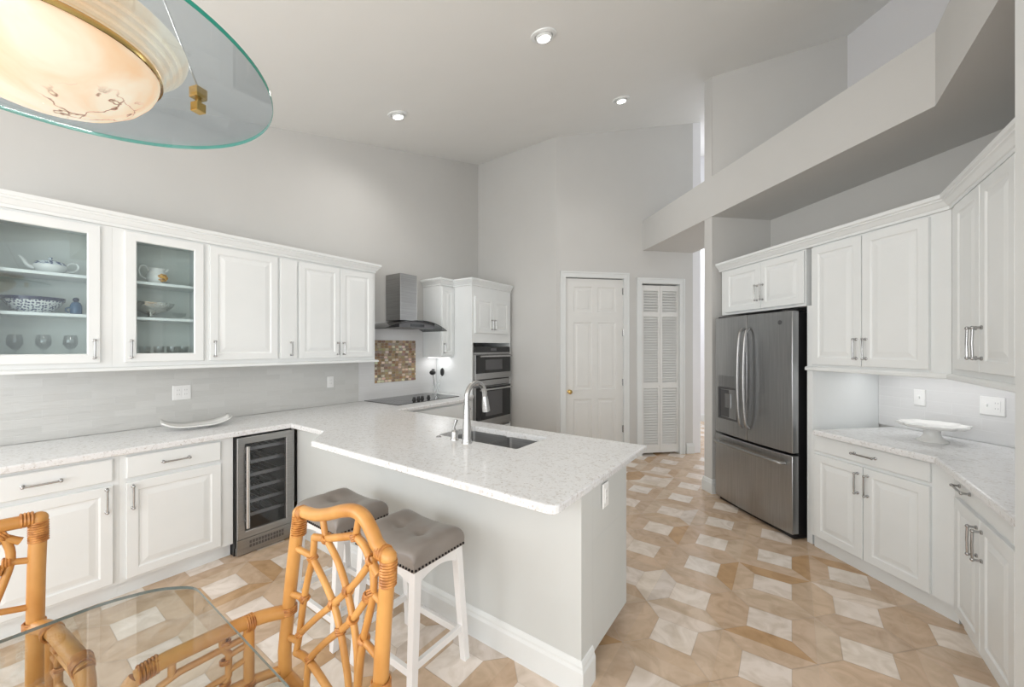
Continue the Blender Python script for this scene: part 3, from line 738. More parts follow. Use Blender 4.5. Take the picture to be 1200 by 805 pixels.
x_, y_ = C((.746-3.974)*.7071, 4.7285); outlet('single white switch plate above the cake stand', (x_, y_, 1.14), R(-45), 1, 'switch')
x_, y_ = C((1.014-3.706)*.7071, 4.7285); outlet('double white switch and outlet plate at far right above the worktop', (x_, y_, 1.135), R(-45), 2, 'switch')
outlet('white outlet plate on the end panel of the peninsula', (-.7295, 1.79, .79), R(90), 1)

# ------------------------------------------------------------------ right run
def crun(name, label, xl, S, cat='cabinet'): x, y = C(xl, S); return thing(name, label, cat, (x, y, 0), R(-45))
SB = 3.828   # carcass face plane (door fronts 2 cm in front)
t = crun('base_cabinet', 'white base cabinet right of the fridge with one wide drawer over two doors', -2.535, SB)
carcass(t, .846, .62, .095, .858, .03)
drawer(t, .040, .745, .735, .850, .40); door(t, .040, .385, .105, .712, 'r', .60); door(t, .390, .745, .105, .712, 'l', .60)
t = thing('base_cabinet', 'white base cabinet at far right edge with drawer over two doors, beside the corner', 'cabinet', (.72, 3.107, 0), R(-90))
MB().prism([(.001,0),(1.2,0),(1.2,.58),(-.28,.58),(-.44,.442)], .095, .858).build('carcass', CABW, t)
MB().prism([(.012,.03),(1.2,.03),(1.2,.57),(-.27,.57),(-.41,.43)], 0, .0945).build('toe_kick', CABW, t)
drawer(t, .072, .757, .735, .850, .232, .14); door(t, .072, .412, .105, .712, 'r', .60); door(t, .417, .757, .105, .712, 'l', .60)
SU = 3.878
t = crun('wall_cabinet', 'large white double door wall cabinet right of the fridge above the worktop', -2.553, SU)
carcass(t, .828, .60, 1.355, 2.262)
door(t, .006, .365, 1.372, 2.250, 'r', 1.49, .13); door(t, .370, .735, 1.372, 2.250, 'l', 1.49, .13)
t = thing('wall_cabinet', 'white double door wall cabinet at the far right edge of the kitchen', 'cabinet', (.72, 3.157, 0), R(-90))
MB().prism([(.001,0),(1.24,0),(1.24,.575),(-.27,.575),(-.43,.432)], 1.355, 2.262).build('carcass', CABW, t)
door(t, .117, .457, 1.385, 2.250, 'r', 1.52, .14); door(t, .467, .807, 1.385, 2.250, 'l', 1.52, .14)
t = crun('fridge_top_cabinet', 'low white double door cabinet directly above the fridge', -3.548, SU)
carcass(t, .94, .60, 1.822, 2.262)
door(t, .07, .507, 1.843, 2.250, 'r', 1.985, .13); door(t, .512, .935, 1.843, 2.250, 'l', 1.985, .13)
t = crun('fridge_side_panel', 'tall thin white panel standing between the fridge and the wall cabinet', -2.602, SU+.003, 'panel')
b = MB(); b.box(0, .045, 0, .61, 0, 1.8215); b.build('board', CABW, t)
b = MB(); pth = [C(-3.58, SU), C(-1.725, SU), (.72, 1.9)]
b.sweep(pth, [(o, 2.264+h*.95) for o, h in CROWN]); tag(b.build('crown_moulding', CABW), 'white crown moulding along the top of the right hand cabinets', 'moulding')
b = MB(); b.sweep([C(-2.600, SU), C(-1.725, SU), (.72, 1.9)], [(0,1.325),(.018,1.325),(.022,1.33),(.022,1.345),(.014,1.3545),(0,1.3545)]); tag(b.build('light_rail', CABW), 'white rail trim under the right hand wall cabinets', 'moulding')
# under-cabinet strip lights on the right
t = crun('under_cabinet_light', 'long lit strip under the wall cabinet right of the fridge', -2.45, 4.45, 'light')
b = MB(); b.box(0, .75, 0, .03, 1.343, 1.3545); b.build('lit_strip', LEDE, t)
l = bpy.data.lights.new('strip', 'AREA'); l.shape = 'RECTANGLE'; l.size = .75; l.size_y = .05; l.energy = .9
lo = bpy.data.objects.new('strip', l); COL.objects.link(lo); x_, y_ = C(-2.07, 4.45); lo.location = (x_, y_, 1.335); lo.rotation_euler = (0, 0, R(-45))
l = bpy.data.lights.new('strip_b', 'AREA'); l.shape = 'RECTANGLE'; l.size = .05; l.size_y = .8; l.energy = .6
lo = bpy.data.objects.new('strip_b', l); COL.objects.link(lo); lo.location = (1.1, 2.7, 1.335)

# ------------------------------------------------------------------ fridge
t = crun('refrigerator', 'stainless french door refrigerator with water dispenser and bottom freezer', -3.508, 3.70, 'refrigerator')
FW = .88
b = MB(); b.box(.012, FW-.012, .085, .72, .03, 1.775); b.build('body', BLACK, t, bevel=.004)
b = MB(); b.box(.02, FW-.02, .06, .70, 0, .03); b.build('base_grille', BLACK, t)
def fdoor(x0, x1, z0, z1, hole=None):
    b = MB(); N_ = 10; yf = lambda x: .0+.022*((x-FW/2)/(FW/2))**2
    xs = [x0+(x1-x0)*k/N_ for k in range(N_+1)]
    vs = []; fs = []
    for x in xs: vs += [(x,yf(x),z0),(x,yf(x),z1),(x,.080,z1),(x,.080,z0)]
    for k in range(N_):
        for a in range(4):
            c = (a+1) % 4; fs.append((k*4+a, k*4+c, k*4+4+c, k*4+4+a))
    fs.append((0,1,2,3)); fs.append((N_*4+3,N_*4+2,N_*4+1,N_*4)); b.add(vs, fs)
    return b.build('door', STEELH, t, smooth=35, bevel=.004)
ld = fdoor(.0, .4375, .675, 1.785); rd = fdoor(.4425, FW, .675, 1.785)
fz = fdoor(.0, FW, .045, .655); fz.name = 'freezer_drawer'
for d_, x in ((ld, .405), (rd, .475)):
    b = MB(); P = smooth_path([(x,-.012,.79),(x,-.045,.83),(x,-.062,1.0),(x,-.068,1.22),(x,-.062,1.45),(x,-.045,1.62),(x,-.010,1.665)], 4)
    b.tube(P, .013, 10); b.build('handle', STEEL, d_, smooth=50)
b = MB(); P = smooth_path([(.06,.012,.585),(.075,-.040,.590),(.25,-.058,.595),(.44,-.062,.595),(.63,-.058,.595),(.805,-.040,.590),(.82,.012,.585)], 4); b.tube(P, .0135, 10); b.build('handle', STEEL, fz, smooth=50)
b = MB(); b.box(.070, .330, -.004, .03, 1.125, 1.235); dp = b.build('dispenser_panel', STEELH, ld, bevel=.003)
b = MB(); b.nested(.070, .330, .815, 1.120, [(0,.02),(0,-.003),(.016,-.003),(.020,.012)], False); b.build('dispenser_frame', DARKM, ld)
b = MB(); b.box(.092, .308, .006, .012, .84, 1.095); b.build('dispenser_cavity', DARKM, ld)
b = MB(); b.box(.165, .235, -.002, .006, .93, 1.06); b.build('paddle', STEELH, ld)
b = MB(); b.lathe([(.018,0),(.018,.003),(.001,.004)], seg=20); bd = b.build('badge', DARKM, rd); bd.location = (.775, .013, 1.70); bd.rotation_euler = (R(90), 0, 0)
for x in (.03, FW-.11): MB().box(x, x+.08, .03, .16, 1.776, 1.797).build('hinge_cover', BLACK, t, bevel=.004)

# ------------------------------------------------------------------ downlights
def downlight(label, x, y, tilt):
    t = thing('downlight', label, 'ceiling light', (x, y, zc(y)-.0005), 0, 'recessed downlights'); t.rotation_euler = (math.atan(.261), 0, 0)
    b = MB(); b.lathe([(.062,-.001),(.064,-.010),(.070,-.013),(.092,-.008),(.095,0)], seg=32); b.build('trim_ring', TRIMW, t, smooth=50)
    b = MB(); b.lathe([(.060,-.002),(.058,-.02),(.045,-.026)], seg=28); b.build('eyeball', TRIMW, t, smooth=50)
    b = MB(); b.lathe([(.046,-.022),(.044,-.030),(.030,-.036),(.001,-.038)], seg=24); b.build('lit_lens', LAMPE, t, smooth=60)
    l = bpy.data.lights.new('spot', 'SPOT'); l.energy = 26; l.spot_size = R(150); l.spot_blend = 1; l.shadow_soft_size = .05; l.color = (1, .97, .93)
    lo = bpy.data.objects.new('spot', l); COL.objects.link(lo); lo.location = (x, y, zc(y)-.06); lo.rotation_euler = tilt
downlight('recessed ceiling spotlight nearest the camera, above the peninsula', -1.448, 2.413, (0, 0, 0))
downlight('recessed ceiling spotlight farthest back, above the doors', -1.499, 4.13, (R(-10), 0, 0))
downlight('recessed ceiling spotlight nearest the left wall', -3.086, 2.416, (0, R(10), 0))

# ------------------------------------------------------------------ pendant lamp
LX, LY, LZ = -1.226, .089, 2.1
t = thing('pendant_lamp', 'lit alabaster bowl pendant hanging through a round clear glass disc', 'pendant lamp', (LX, LY, LZ))
b = MB(); b.lathe([(.150,.0),(.3945,.0),(.3945,.010),(.150,.010),(.150,0)], seg=96); b.cur = 1; b.lathe([(.3946,.0),(.3955,.001),(.3955,.009),(.3946,.010)], seg=96); 
b.f = [f for f in b.f if len(f) < 90]; b.m = b.m[:len(b.f)]; b.c = [None]*len(b.f)
b.m = [0 if i < 96*4 else 1 for i in range(len(b.f))]
b.build('glass_disc', [DISCG, GEDGE], t, smooth=30)
b = MB(); b.lathe([(.176,-.002),(.174,-.014),(.165,-.035),(.145,-.060),(.115,-.082),(.08,-.097),(.04,-.106),(.001,-.108)], seg=48); b.f = [f for f in b.f if len(f) < 40]; b.m = b.m[:len(b.f)]; b.c = b.c[:len(b.f)]
b.build('alabaster_bowl', ALAB, t, smooth=80)
b = MB()
pr = [(.178,.012),(.184,.013),(.187,.018),(.186,.024),(.193,.024),(.198,.029),(.197,.036),(.204,.036),(.209,.041),(.208,.048),(.215,.048),(.221,.053),(.224,.060),(.226,.068),(.220,.074),(.18,.074),(.178,.012)]
b.lathe(pr, seg=64); b.f = [f for f in b.f if len(f) < 60]; b.m = b.m[:len(b.f)]; b.c = b.c[:len(b.f)]; b.build('fluted_rim', ALABR, t, smooth=35)
b = MB(); b.lathe([(.181,-.004),(.181,.0),(.178,.011),(.174,.011),(.174,-.004)], seg=64); b.f = [f for f in b.f if len(f) < 60]; b.m = b.m[:len(b.f)]; b.c = b.c[:len(b.f)]; b.build('brass_ring', BRASS, t, smooth=35)
for k in range(3):
    a = math.atan2(.241, .041)+k*2*pi/3; x, y = .245*cos(a), .245*sin(a)
    b = MB(); b.box(-.013, .013, -.013, .013, .0105, .036); b.box(-.011, .011, -.011, .011, -.022, -.0005); b.box(-.005,.005,-.005,.005,-.001,.011); c_ = b.build('brass_clamp', BRASS, t, bevel=.001); c_.location = (x, y, 0); c_.rotation_euler = (0, 0, a+.5)
    b = MB(); b.tube([(x,y,.036),(x*.03,y*.03,.70)], .0022, 6); b.build('cable', FAUC, t)
b = MB(); b.lathe([(.03,.69),(.03,.72),(.008,.73),(.008,1.0),(.06,1.005),(.07,1.035)], seg=20); b.build('canopy_rod', BRASS, t, smooth=40)
l = bpy.data.lights.new('bowl_bulb', 'POINT'); l.energy = 15; l.color = (1, .92, .82); l.shadow_soft_size = .08
lo = bpy.data.objects.new('bowl_bulb', l); COL.objects.link(lo); lo.location = (LX, LY, LZ+.20)

# ------------------------------------------------------------------ bar stools
def stool(label, loc):
    t = thing('bar_stool', label, 'stool', loc, 0, 'saddle bar stools at the peninsula')
    hx, hy = .185, .13; tx, ty = .205, .155
    for sx in (-1, 1):
        for sy in (-1, 1):
            b = MB(); w0, w1 = .019, .0165
            top = (sx*hx, sy*(hy-.005), .555); bot = (sx*tx, sy*(ty+.008), 0); vs = []
            for (c, w_) in ((bot, w1), (top, w0)):
                vs += [(c[0]-w_,c[1]-w_,c[2]),(c[0]+w_,c[1]-w_,c[2]),(c[0]+w_,c[1]+w_,c[2]),(c[0]-w_,c[1]+w_,c[2])]
            b.add(vs, [(3,2,1,0),(4,5,6,7),(0,1,5,4),(1,2,6,5),(2,3,7,6),(3,0,4,7)]); b.build('leg', STOOLW, t, bevel=.002)
    def apron(p, q, nx, ny):
        b = MB(); n = 12; vs = []; fs = []
        for k in range(n+1):
            u = k/n; x = p[0]+(q[0]-p[0])*u; y = p[1]+(q[1]-p[1])*u; zb = .490+.032*(1-(2*u-1)**2)
            for (ox, z) in ((-.010, zb), (.010, zb), (.010, .556), (-.010, .556)): vs.append((x+nx*ox, y+ny*ox, z))
        for k in range(n):
            for a in range(4):
                c = (a+1) % 4; fs.append((k*4+a, k*4+c, k*4+4+c, k*4+4+a))
        fs += [(0,1,2,3), (n*4+3,n*4+2,n*4+1,n*4)]; b.add(vs, fs); b.build('apron', STOOLW, t)
    apron((-hx+.015,-hy),(hx-.015,-hy),0,1); apron((-hx+.015,hy),(hx-.015,hy),0,1); apron((-hx,-hy+.015),(-hx,hy-.015),1,0); apron((hx,-hy+.015),(hx,hy-.015),1,0)
    for (p, q, z) in (((-.20,-.150),(.20,-.150),.115),((-.20,.150),(.20,.150),.115),((-.20,-.14),(-.20,.14),.145),((.20,-.14),(.20,.14),.145)):
        b = MB(); b.obox(p, q, .020, .032, z); b.build('stretcher', STOOLW, t, bevel=.002)
    # saddle seat
    W2, D2 = .21, .155; nx, ny = 28, 20; vs = []; fs = []; b = MB()
    def top(x, y):
        ex = 1-abs(x/W2)**6; ey = 1-abs(y/D2)**6
        z = .632+.030*(x/W2)**2
        for tx_ in (-.075, .075): z -= .020*math.exp(-((x-tx_)**2+y*y)/.0007)
        for tx_ in (-.075, .075): z -= .005*math.exp(-((x-tx_)/.006)**2)
        z -= .004*math.exp(-(y/.006)**2)
        return .585+(z-.585)*max(0, ex)**.25*max(0, ey)**.25
    for i in range(nx+1):
        for j in range(ny+1):
            x = -W2+2*W2*i/nx; y = -D2+2*D2*j/ny
            x = W2*sin(x/W2*pi/2)**1 if True else x; y = D2*sin(y/D2*pi/2)
            vs.append((x, y, top(x*.9999, y*.9999)))
    for i in range(nx):
        for j in range(ny): a = i*(ny+1)+j; fs.append((a, a+ny+1, a+ny+2, a+1))
    b.add(vs, fs)
    b.box(-W2+.001, W2-.001, -D2+.001, D2-.001, .557, .600)
    cu = b.build('saddle_seat', LEATH, t, smooth=55)
    b = MB(); n = 22
    for k in range(n):
        x = -W2+.01+2*(W2-.01)*k/(n-1)
        for y in (-D2-.001, D2+.001): b.ball((x, y, .566), .0058, 6, 4)
    m_ = 16
    for k in range(m_):
        y = -D2+.01+2*(D2-.01)*k/(m_-1)
        for x in (-W2-.001, W2+.001): b.ball((x, y, .566), .0058, 6, 4)
    b.build('nailhead_trim', NAIL, cu, smooth=60)
    return t
s1 = stool('white saddle bar stool with taupe tufted seat, nearer the peninsula corner', (-1.485, 1.235, 0))
s2 = dup(s1, (-2.045, 1.22, 0), 0, 'white saddle bar stool with taupe seat, farther left toward the wine cooler')

# ------------------------------------------------------------------ glass table
t = thing('glass_dining_table', 'clear glass top dining table with clipped corners in the near left', 'table', (-1.13, -.12, 0))
tp = [(-.54,-.50),(.50,-.50),(.54,-.45),(.54,.50),(.50,.54),(-.42,.543),(-.50,.47),(-.54,.36)]
tp = roundc(tp, (5,6,7), .04, 4)
b = MB(); b.prism(tp, .731, .740); b.m = [1 if len(f) == 4 else 0 for f in b.f]; b.build('glass_top', [TABG, GEDGE2], t)
b = MB()
for k in range(8):
    a = k*pi/4; b.tube([(.10*cos(a),.10*sin(a)-.1,.0),(.06*cos(a+.5),.06*sin(a+.5)-.1,.36),(.16*cos(a+.8),.16*sin(a+.8)-.1,.727)], .018, 8)
b.build('rattan_pedestal', RATT, t, smooth=50)

# ------------------------------------------------------------------ rattan chairs
def chair(label, loc, rz, even=False):
    t = thing('rattan_armchair', label, 'chair', loc, rz, 'rattan armchairs around the glass table')
    yb = lambda z: .0 + (z-.60)*.045 if z > .45 else (.45-z)*.12-.0068
    def P3(x, z): return (x, yb(z), z)
    for s, xt, xm in (((-1, -.250, -.240), (1, .250, .240)) if even else ((-1, -.200, -.242), (1, .252, .236))):
        b = MB(); b.tube(smooth_path([P3(xm, .0), P3(xm, .45), P3(xm+.002, .66), P3((xt+xm)/2, .83), P3(xt, .975)], 3), .0195, 12)
        b.build('back_post', RATT, t, smooth=50)
    railp = [(-.200,.975),(-.170,.984),(-.10,.992),(-.03,1.012),(.04,1.038),(.10,1.052),(.145,1.045),(.18,1.018),(.205,.992),(.252,.975)]
    if even: railp = [(-.250,.975),(-.20,.977),(-.13,.985),(-.07,1.02),(0,1.035),(.07,1.02),(.13,.985),(.20,.977),(.250,.975)]
    b = MB(); b.tube(smooth_path([P3(x, z) for x, z in railp], 4), .0185, 12)
    for p_ in (railp[0], railp[-1]): b.ball(P3(*p_), .0205, 12, 8)
    b.build('top_rail', RATT, t, smooth=50)
    r1 = .0092
    lat = {
     'inner_rail': [(-.105,.925),(-.035,.941),(.05,.968),(.105,.985),(.150,.972),(.177,.948),(.200,.930),(.215,.920)],
     'upright': [(-.103,.930),(-.108,.861),(-.134,.78),(-.152,.70),(-.165,.613),(-.181,.548)],
     'diag1': [(-.035,.938),(.028,.894),(.079,.831),(.111,.768),(.135,.696),(.143,.61),(.143,.50)],
     'diag2': [(-.108,.861),(-.045,.821),(.015,.772),(.054,.714),(.083,.649),(.103,.59),(.11,.50)],
     'anti1': [(.173,.932),(.13,.88),(.083,.833),(.015,.772),(-.07,.700),(-.16,.618)],
     'anti2': [(.175,.85),(.111,.768),(.054,.714),(-.02,.65),(-.098,.573)],
     'upright2': [(.180,.955),(.195,.905),(.195,.860),(.18,.80),(.162,.737),(.150,.66),(.143,.56),(.145,.50)],
     'lower_rail': [(-.181,.552),(-.108,.562),(.0,.535),(.06,.512),(.10,.50)]}
    for nm, pts in lat.items():
        b = MB(); b.tube(smooth_path([P3(x, z) for x, z in pts], 3), .011 if nm in ('inner_rail','lower_rail') else r1+.0008, 8); b.build('lattice_cane', RATT, t, smooth=50)
    b = MB()
    for p, q in (((-.062,.995),(-.040,.938)),((.122,1.045),(.108,.985)),((-.218,.862),(-.105,.866)),((-.236,.712),(-.144,.729)),((-.242,.575),(-.168,.590)),((.245,.852),(.190,.868)),((.240,.715),(.160,.735)),((-.108,.565),(-.112,.47)),((.02,.53),(.015,.46))):
        b = MB(); b.tube([P3(*p), P3(*q)], .0095, 8); b.build('lattice_stub', RATT, t, smooth=50)
    b = MB()   # wrapped joints
    def wrap(c, r, n=3, ax=None, wb=None):
        own = wb is None; wb = wb or MB()
        for k in range(n):
            o_ = (k-(n-1)/2)*.006
            a_ = Vector(ax or (0, 0, 1)).normalized(); u = a_.orthogonal().normalized(); v = a_.cross(u); pc = Vector(c)+a_*o_
            wb.tube([pc+(u*cos(2*pi*i/12)+v*sin(2*pi*i/12))*r for i in range(12)], .0035, 5, closed=True)
        if own: wb.build('cane_binding', RATTB, t, smooth=50)
    for x, z in ((-.035,.940),(.108,.985),(-.108,.862),(.015,.772),(.083,.833),(.111,.768),(.054,.714),(.183,.948),(.175,.850),(-.16,.618),(-.098,.571),(-.144,.729),(.162,.737),(.190,.868)):
        wrap(P3(x, z), .0125, 3, (random.uniform(-1,1), .1, random.uniform(-1,1)))
    for x in ((-.249, .249) if even else (-.200, .252)):
        wb = MB()
        for k in range(9):
            wrap(P3(x+(.003 if x < 0 else 0), .965-k*.007), .0195, 1, None, wb)
        sgn = 1 if x < 0 else -1
        for k in range(4): wrap((x+sgn*(.012+k*.007), yb(.98), .979), .0190, 1, (1, 0, 0), wb)
        wb.build('cane_binding', RATTB, t, smooth=50)
    # arms: sweep forward and slightly outward, bow down at the front
    for s in (-1, 1):
        x0 = s*.240
        wrap((x0, .003, .660), .0225, 4, (0, 0, 1))
    for s in (-1, 1):
        x0 = s*.240
        P = smooth_path([(x0, 0, .655), (x0+s*.018, -.05, .663), (x0+s*.032, -.12, .668), (x0+s*.045, -.22, .665), (x0+s*.056, -.30, .660), (x0+s*.062, -.345, .648)], 4)
        P2 = smooth_path([(x0+s*.062,-.345,.648),(x0+s*.063,-.362,.625),(x0+s*.062,-.366,.58),(x0+s*.040,-.375,.45),(x0+s*.02,-.385,.0)], 4)
        b = MB(); b.tube(P, .0205, 12); b.build('arm', RATT, t, smooth=50)
        b = MB(); b.tube(P2, .0190, 12); b.build('front_leg', RATT, t, smooth=50)
        xa = lambda d: x0+s*(.012+.15*d)
        b = MB()
        b.tube([(xa(.10),-.10,.660),(xa(.10),-.10,.40)], .0150, 10)
        b.tube([(x0,0,.475),(xa(.09),-.09,.485),(xa(.2),-.2,.492),(xa(.33),-.345,.48)], .0135, 10)
        b.tube([(xa(.165),-.165,.655),(xa(.165),-.165,.620),(xa(.15),-.150,.60),(xa(.15),-.15,.535),(xa(.17),-.17,.490)], .0095, 8)
        b.tube([(xa(.10),-.10,.626),(xa(.165),-.165,.620),(xa(.26),-.26,.611),(xa(.30),-.30,.596),(xa(.32),-.32,.55)], .0095, 8)
        b.tube([(xa(.275),-.275,.655),(xa(.275),-.275,.612)], .0095, 8)
        b.tube([(xa(.15),-.15,.592),(xa(.11),-.11,.600)], .0085, 8); b.tube([(xa(.15),-.15,.548),(xa(.11),-.11,.558)], .0085, 8); b.tube([(xa(.15),-.15,.535),(xa(.22),-.22,.525),(xa(.28),-.28,.49)], .0085, 8)
        b.build('arm_lattice', RATT, t, smooth=50)
        wrap((xa(.10), -.10, .664), .0225, 4, (0, 1, 0)); wrap((xa(.10), -.10, .482), .018, 3)
        wb = MB()
        for k in range(6): wrap((x0+s*.060, -.305-k*.007, .658-k*.001), .0215, 1, (0, 1, 0), wb)
        wb.build('cane_binding', RATTB, t, smooth=50)
        for zz in (.655, .60, .535): wrap((xa(.165), -.158, zz-.02), .0118, 2)
    b = MB(); b.prism(roundc([(-.25,-.37),(.25,-.37),(.232,-.02),(-.232,-.02)], (0,1), .06, 4), .405, .435); b.build('seat_frame', RATT, t, bevel=.012)
    b = MB(); b.prism(roundc([(-.225,-.36),(.225,-.36),(.21,-.035),(-.21,-.035)], (0,1,2,3), .05, 4), .4355, .485); b.build('seat_cushion', CUSH, t, bevel=.018, smooth=60)
    b = MB(); b.tube([(-.242,.0,.445),(.238,.0,.445)], .0195, 12); b.build('seat_rail', RATT, t, smooth=50)
    b = MB()
    for s in (-1, 1): b.tube([(s*.24,.025,.15),(s*.262,-.38,.15)], .011, 8)
    b.tube([(-.25,-.18,.15),(.25,-.18,.15)], .011, 8); b.build('stretcher', RATT, t, smooth=50)
    return t
ch1 = chair('rattan armchair with lattice back seen from behind, in front of the stools', (-1.072, .598, 0), 0)
ch2 = chair('rattan armchair at the left edge, its post and arm seen beyond the glass table', (-1.862, -.122, 0), R(90), True)

# ------------------------------------------------------------------ things on the counters
t = thing('serving_dish', 'long white curled porcelain dish on the left worktop', 'dish', (-3.62, 1.005, .9004), R(80))
b = MB(); n = 20; m = 6; vs = []; fs = []
for i in range(n+1):
    u = -1+2*i/n; z = .006+.050*abs(u)**3.0; hw = .115-.010*abs(u)**3
    if u > .95: hw *= .8
    for j in range(m+1):
        v = -1+2*j/m; vs.append((u*.205, v*hw, z+.020*abs(v)**2.5*(1-.3*abs(u))-.010*abs(u)**3*(1-abs(v))))
for i in range(n):
    for j in range(m): a = i*(m+1)+j; fs.append((a, a+m+1, a+m+2, a+1))
b.add(vs, fs); o = b.build('dish_shell', PORC, t, smooth=60); md = o.modifiers.new('th', 'SOLIDIFY'); md.thickness = .006; md.offset = -1
b = MB(); b.box(-.06, .06, -.035, .035, 0, .004); b.build('foot', PORC, t)
t = thing('cake_stand', 'white scalloped porcelain cake stand on the right worktop', 'cake stand', (.735, 3.60, .9004))
b = MB(); b.lathe([(.075,0),(.074,.008),(.055,.018),(.040,.04),(.038,.065),(.050,.082)], seg=32); b.build('pedestal', PORC, t, smooth=60)
b = MB(); pr = [(.02,.080),(.10,.084),(.145,.092),(.160,.104),(.162,.112),(.156,.112),(.140,.101),(.10,.094),(.001,.092)]
b.lathe(pr, seg=96, wave=(.06, 10, [0,0,.4,1,1,1,.5,0,0])); b.build('plate', PORC, t, smooth=60)
t = thing('utensil_crock', 'clear glass utensil holder by the hob beneath the small cabinet', 'utensil holder', (-3.78, 3.575, .9004))
b = MB(); b.lathe([(.048,0),(.050,.15),(.047,.15),(.045,.006),(.001,.006)], seg=24); b.build('glass_jar', CLEAR, t, smooth=40)
def utensil(name, label, x, y, dx, dy, kind):
    t = thing(name, label, 'utensil', (-3.78+x, 3.575+y, .91)); top = Vector((dx, dy, .235))
    b = MB(); b.tube([(0,0,0), tuple(top*.5), tuple(top)], .0045, 8); b.build('handle', FAUC, t, smooth=50)
    b = MB(); c = tuple(top*1.13)
    if kind == 's': b.ball(c, .040, 14, 8, (.45, .85, 1.35))
    elif kind == 'l': b.ball(c, .040, 14, 8, (1, 1, .8))
    else: b.box(c[0]-.028, c[0]+.028, c[1]-.003, c[1]+.003, c[2]-.03, c[2]+.04)
    b.build('head', BLACK, t, smooth=50, bevel=0 if kind != 't' else .003)
utensil('ladle', 'black ladle leaning left in the glass utensil holder', -.0, -.012, .02, -.065, 'l')
utensil('slotted_spoon', 'black slotted spoon leaning right in the glass utensil holder', .005, .008, .03, .055, 's')
utensil('spatula', 'black spatula standing behind the ladle in the glass utensil holder', -.01, .0, -.02, -.02, 't')

# ------------------------------------------------------------------ inside the glass cabinets
XC = -3.76
t = thing('teapot', 'white teapot with blue patterned lid on the top shelf', 'teapot', (XC+.02, .300, 1.9535), R(90)); t.scale = (.9, .9, .9)
b = MB(); b.lathe([(.040,0),(.045,.004),(.070,.025),(.082,.048),(.078,.062)], seg=32); b.build('body', PORC, t, smooth=60)
b = MB(); b.lathe([(.0785,.0622),(.066,.082),(.035,.094),(.01,.098),(.008,.106),(.012,.114),(.001,.120)], seg=32); b.build('lid', PORCB, t, smooth=60)
b = MB(); b.tube(smooth_path([(-.07,0,.035),(-.10,0,.05),(-.118,0,.085),(-.135,0,.105)], 4), [.015]*4+[.012]*4+[.009]*5, 10); b.build('spout', PORC, t, smooth=60)
b = MB(); b.tube(smooth_path([(.072,0,.03),(.10,0,.028),(.13,0,.055),(.125,0,.088),(.095,0,.09),(.075,0,.065)], 4), .006, 8); b.build('handle', PORC, t, smooth=60)
t = thing('patterned_bowl', 'large blue and white patterned bowl with navy rim on the middle shelf', 'bowl', (XC+.02, .235, 1.7085))
b = MB(); b.lathe([(.06,0),(.062,.005),(.085,.02),(.112,.055),(.127,.082),(.122,.082),(.106,.055),(.075,.02),(.001,.010)], seg=40)
def diaper(n):
    m = mat(n, (.8,.8,.8), .15); nt, N, L, bb = nodes(m); tc = N.new('ShaderNodeTexCoord'); v = N.new('ShaderNodeTexVoronoi'); v.inputs['Scale'].default_value = 75; v.inputs['Randomness'].default_value = .45
    cr = N.new('ShaderNodeValToRGB'); cr.color_ramp.interpolation = 'CONSTANT'; cr.color_ramp.elements[0].color = (.02,.03,.12,1); cr.color_ramp.elements[1].position = .42; cr.color_ramp.elements[1].color = (.75,.77,.76,1)
    L.new(tc.outputs['Object'], v.inputs['Vector']); L.new(v.outputs['Distance'], cr.inputs[0]); L.new(cr.outputs[0], bb.inputs['Base Color']); return m
b.build('bowl_body', diaper('navy_diaper_pattern'), t, smooth=60)
b = MB(); b.lathe([(.1265,.074),(.1300,.094),(.120,.094),(.1215,.074)], seg=40); b.f = [f for f in b.f if len(f) < 30]; b.m = b.m[:len(b.f)]; b.c = b.c[:len(b.f)]; b.build('rim', NAVY, t, smooth=60)
t = thing('blue_glass_jar', 'small blue glass jar with dark stopper right of the patterned bowl', 'jar', (XC+.04, .405, 1.7085))
b = MB(); b.lathe([(.024,0),(.027,.01),(.028,.055),(.020,.075),(.013,.082)], seg=24); b.build('body', BLUEG, t, smooth=50)
b = MB(); b.ball((0,0,.095), .015, 12, 8); b.build('stopper', NAVY, t, smooth=60)
b = MB(); b.tube([(-.0,-.030,.012),(-.0,-.043,.02),(-.0,-.043,.038),(0,-.028,.045)], .004, 6); b.build('handle', BLUEG, t, smooth=50)
def wine_glass(label, y, x=XC):
    b = MB(); b.lathe([(.032,0),(.030,.003),(.004,.006),(.004,.06),(.020,.075),(.034,.10),(.034,.13),(.028,.16),(.027,.16),(.033,.13),(.033,.10),(.018,.078),(.001,.07)], seg=20)
    o = b.build('wine_glass', CLEAR, smooth=50); o.location = (x, y, 1.4185); return tag(o, label, 'glass', 'wine glasses on the lowest shelf')
wg = wine_glass('stemmed wine glass at the left, under the patterned bowl', .165)
for y, lb in ((.275, 'stemmed wine glass in the middle of the lowest shelf row'), (.385, 'stemmed wine glass at the right end of the row under the blue jar')):
    c = wg.copy(); COL.objects.link(c); c.location = (XC, y, 1.4185); c['label'] = lb
t = thing('pitcher', 'white pitcher painted with an orange flower on the top shelf', 'pitcher', (XC+.02, .80, 1.9535), R(90)); t.scale = (1.1, 1.1, 1.1)
b = MB(); b.lathe([(.038,0),(.042,.006),(.056,.035),(.050,.065),(.040,.085),(.043,.105),(.040,.105),(.037,.085),(.046,.065),(.001,.01)], seg=32); b.build('body', PORC, t, smooth=60)
b = MB(); b.tube(smooth_path([(-.045,0,.03),(-.075,0,.045),(-.088,0,.085),(-.075,0,.115),(-.052,0,.112),(-.040,0,.085)], 4), .006, 8); b.build('handle', PORC, t, smooth=60)
b = MB(); b.tube([(.030,0,.085),(.048,0,.100),(.058,0,.110)], [.016,.012,.006], 10); b.build('spout', PORC, t, smooth=60)
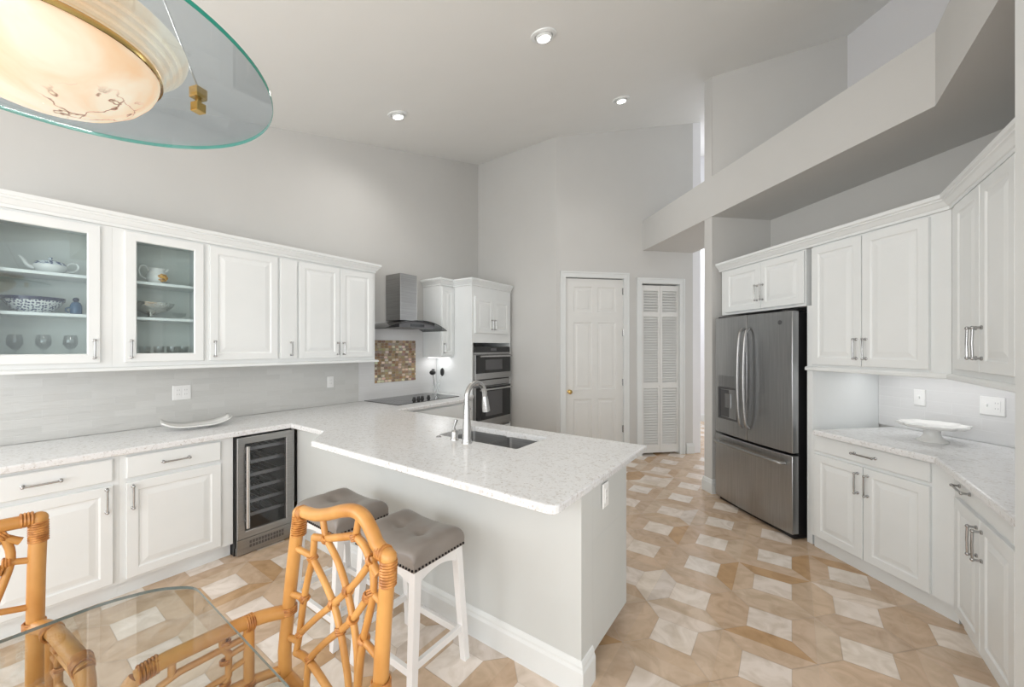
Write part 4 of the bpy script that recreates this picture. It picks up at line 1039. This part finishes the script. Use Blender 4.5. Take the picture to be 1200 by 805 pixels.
FLOW = noise_mix(mat('painted_flower', (.6,.3,.05), .3), (.25, .10, .02), (.85, .45, .05), 80, 2)
b = MB()
for k in range(7):
    a = k*2*pi/7; b.ball((.018+.016*cos(a), -.0515, .043+.016*sin(a)), .012, 8, 5, (1,.35,1))
b.ball((.018,-.053,.043), .011, 8, 6, (1,.4,1)); b.build('flower_decoration', FLOW, t, smooth=60)
t = thing('silver_compote', 'hammered silver footed bowl on the middle shelf', 'bowl', (XC+.03, .765, 1.7085)); t.scale = (1.22, 1.22, 1.1)
b = MB(); b.lathe([(.036,0),(.034,.005),(.014,.012),(.012,.022),(.03,.032),(.075,.052),(.100,.078),(.108,.098),(.104,.098),(.095,.078),(.07,.056),(.001,.04)], seg=36)
SV = SILV; nt, N, L, bb = nodes(SV); tc = N.new('ShaderNodeTexCoord'); v = N.new('ShaderNodeTexVoronoi'); v.inputs['Scale'].default_value = 70; bp = N.new('ShaderNodeBump'); bp.inputs['Strength'].default_value = .8; bp.inputs['Distance'].default_value = .004
L.new(tc.outputs['Object'], v.inputs['Vector']); L.new(v.outputs['Distance'], bp.inputs['Height']); L.new(bp.outputs[0], bb.inputs['Normal'])
b.build('bowl_body', SILV, t, smooth=60)
b = MB(); b.lathe([(.022,0),(.024,.004),(.01,.01),(.034,.03),(.042,.05),(.038,.05),(.028,.03),(.001,.016)], seg=24, wave=(.08, 8, [0,0,0,1,1,1,1,0])); o = b.build('glass_dish', CLEAR, smooth=50); o.location = (XC+.03, .925, 1.7085); tag(o, 'small fluted clear glass dish right of the silver bowl', 'dish')
tb = None
for k, (y, x) in enumerate(((.655,XC),(.735,XC+.02),(.815,XC),(.885,XC+.02),(.955,XC))):
    lb = ['clear tumbler at the far left under the silver bowl','clear tumbler second from left under the silver bowl','clear tumbler in the middle of the row under the silver bowl','clear tumbler second from right in the row below the glass dish','clear tumbler at the far right of the lowest shelf'][k]
    if tb is None:
        b = MB(); b.lathe([(.026,0),(.033,.09),(.0315,.09),(.025,.006),(.001,.006)], seg=20); tb = b.build('tumbler', CLEAR, smooth=50); c = tb
    else: c = tb.copy(); COL.objects.link(c)
    c.location = (x, y, 1.4185); tag(c, lb, 'glass', 'tumblers on the lowest shelf')
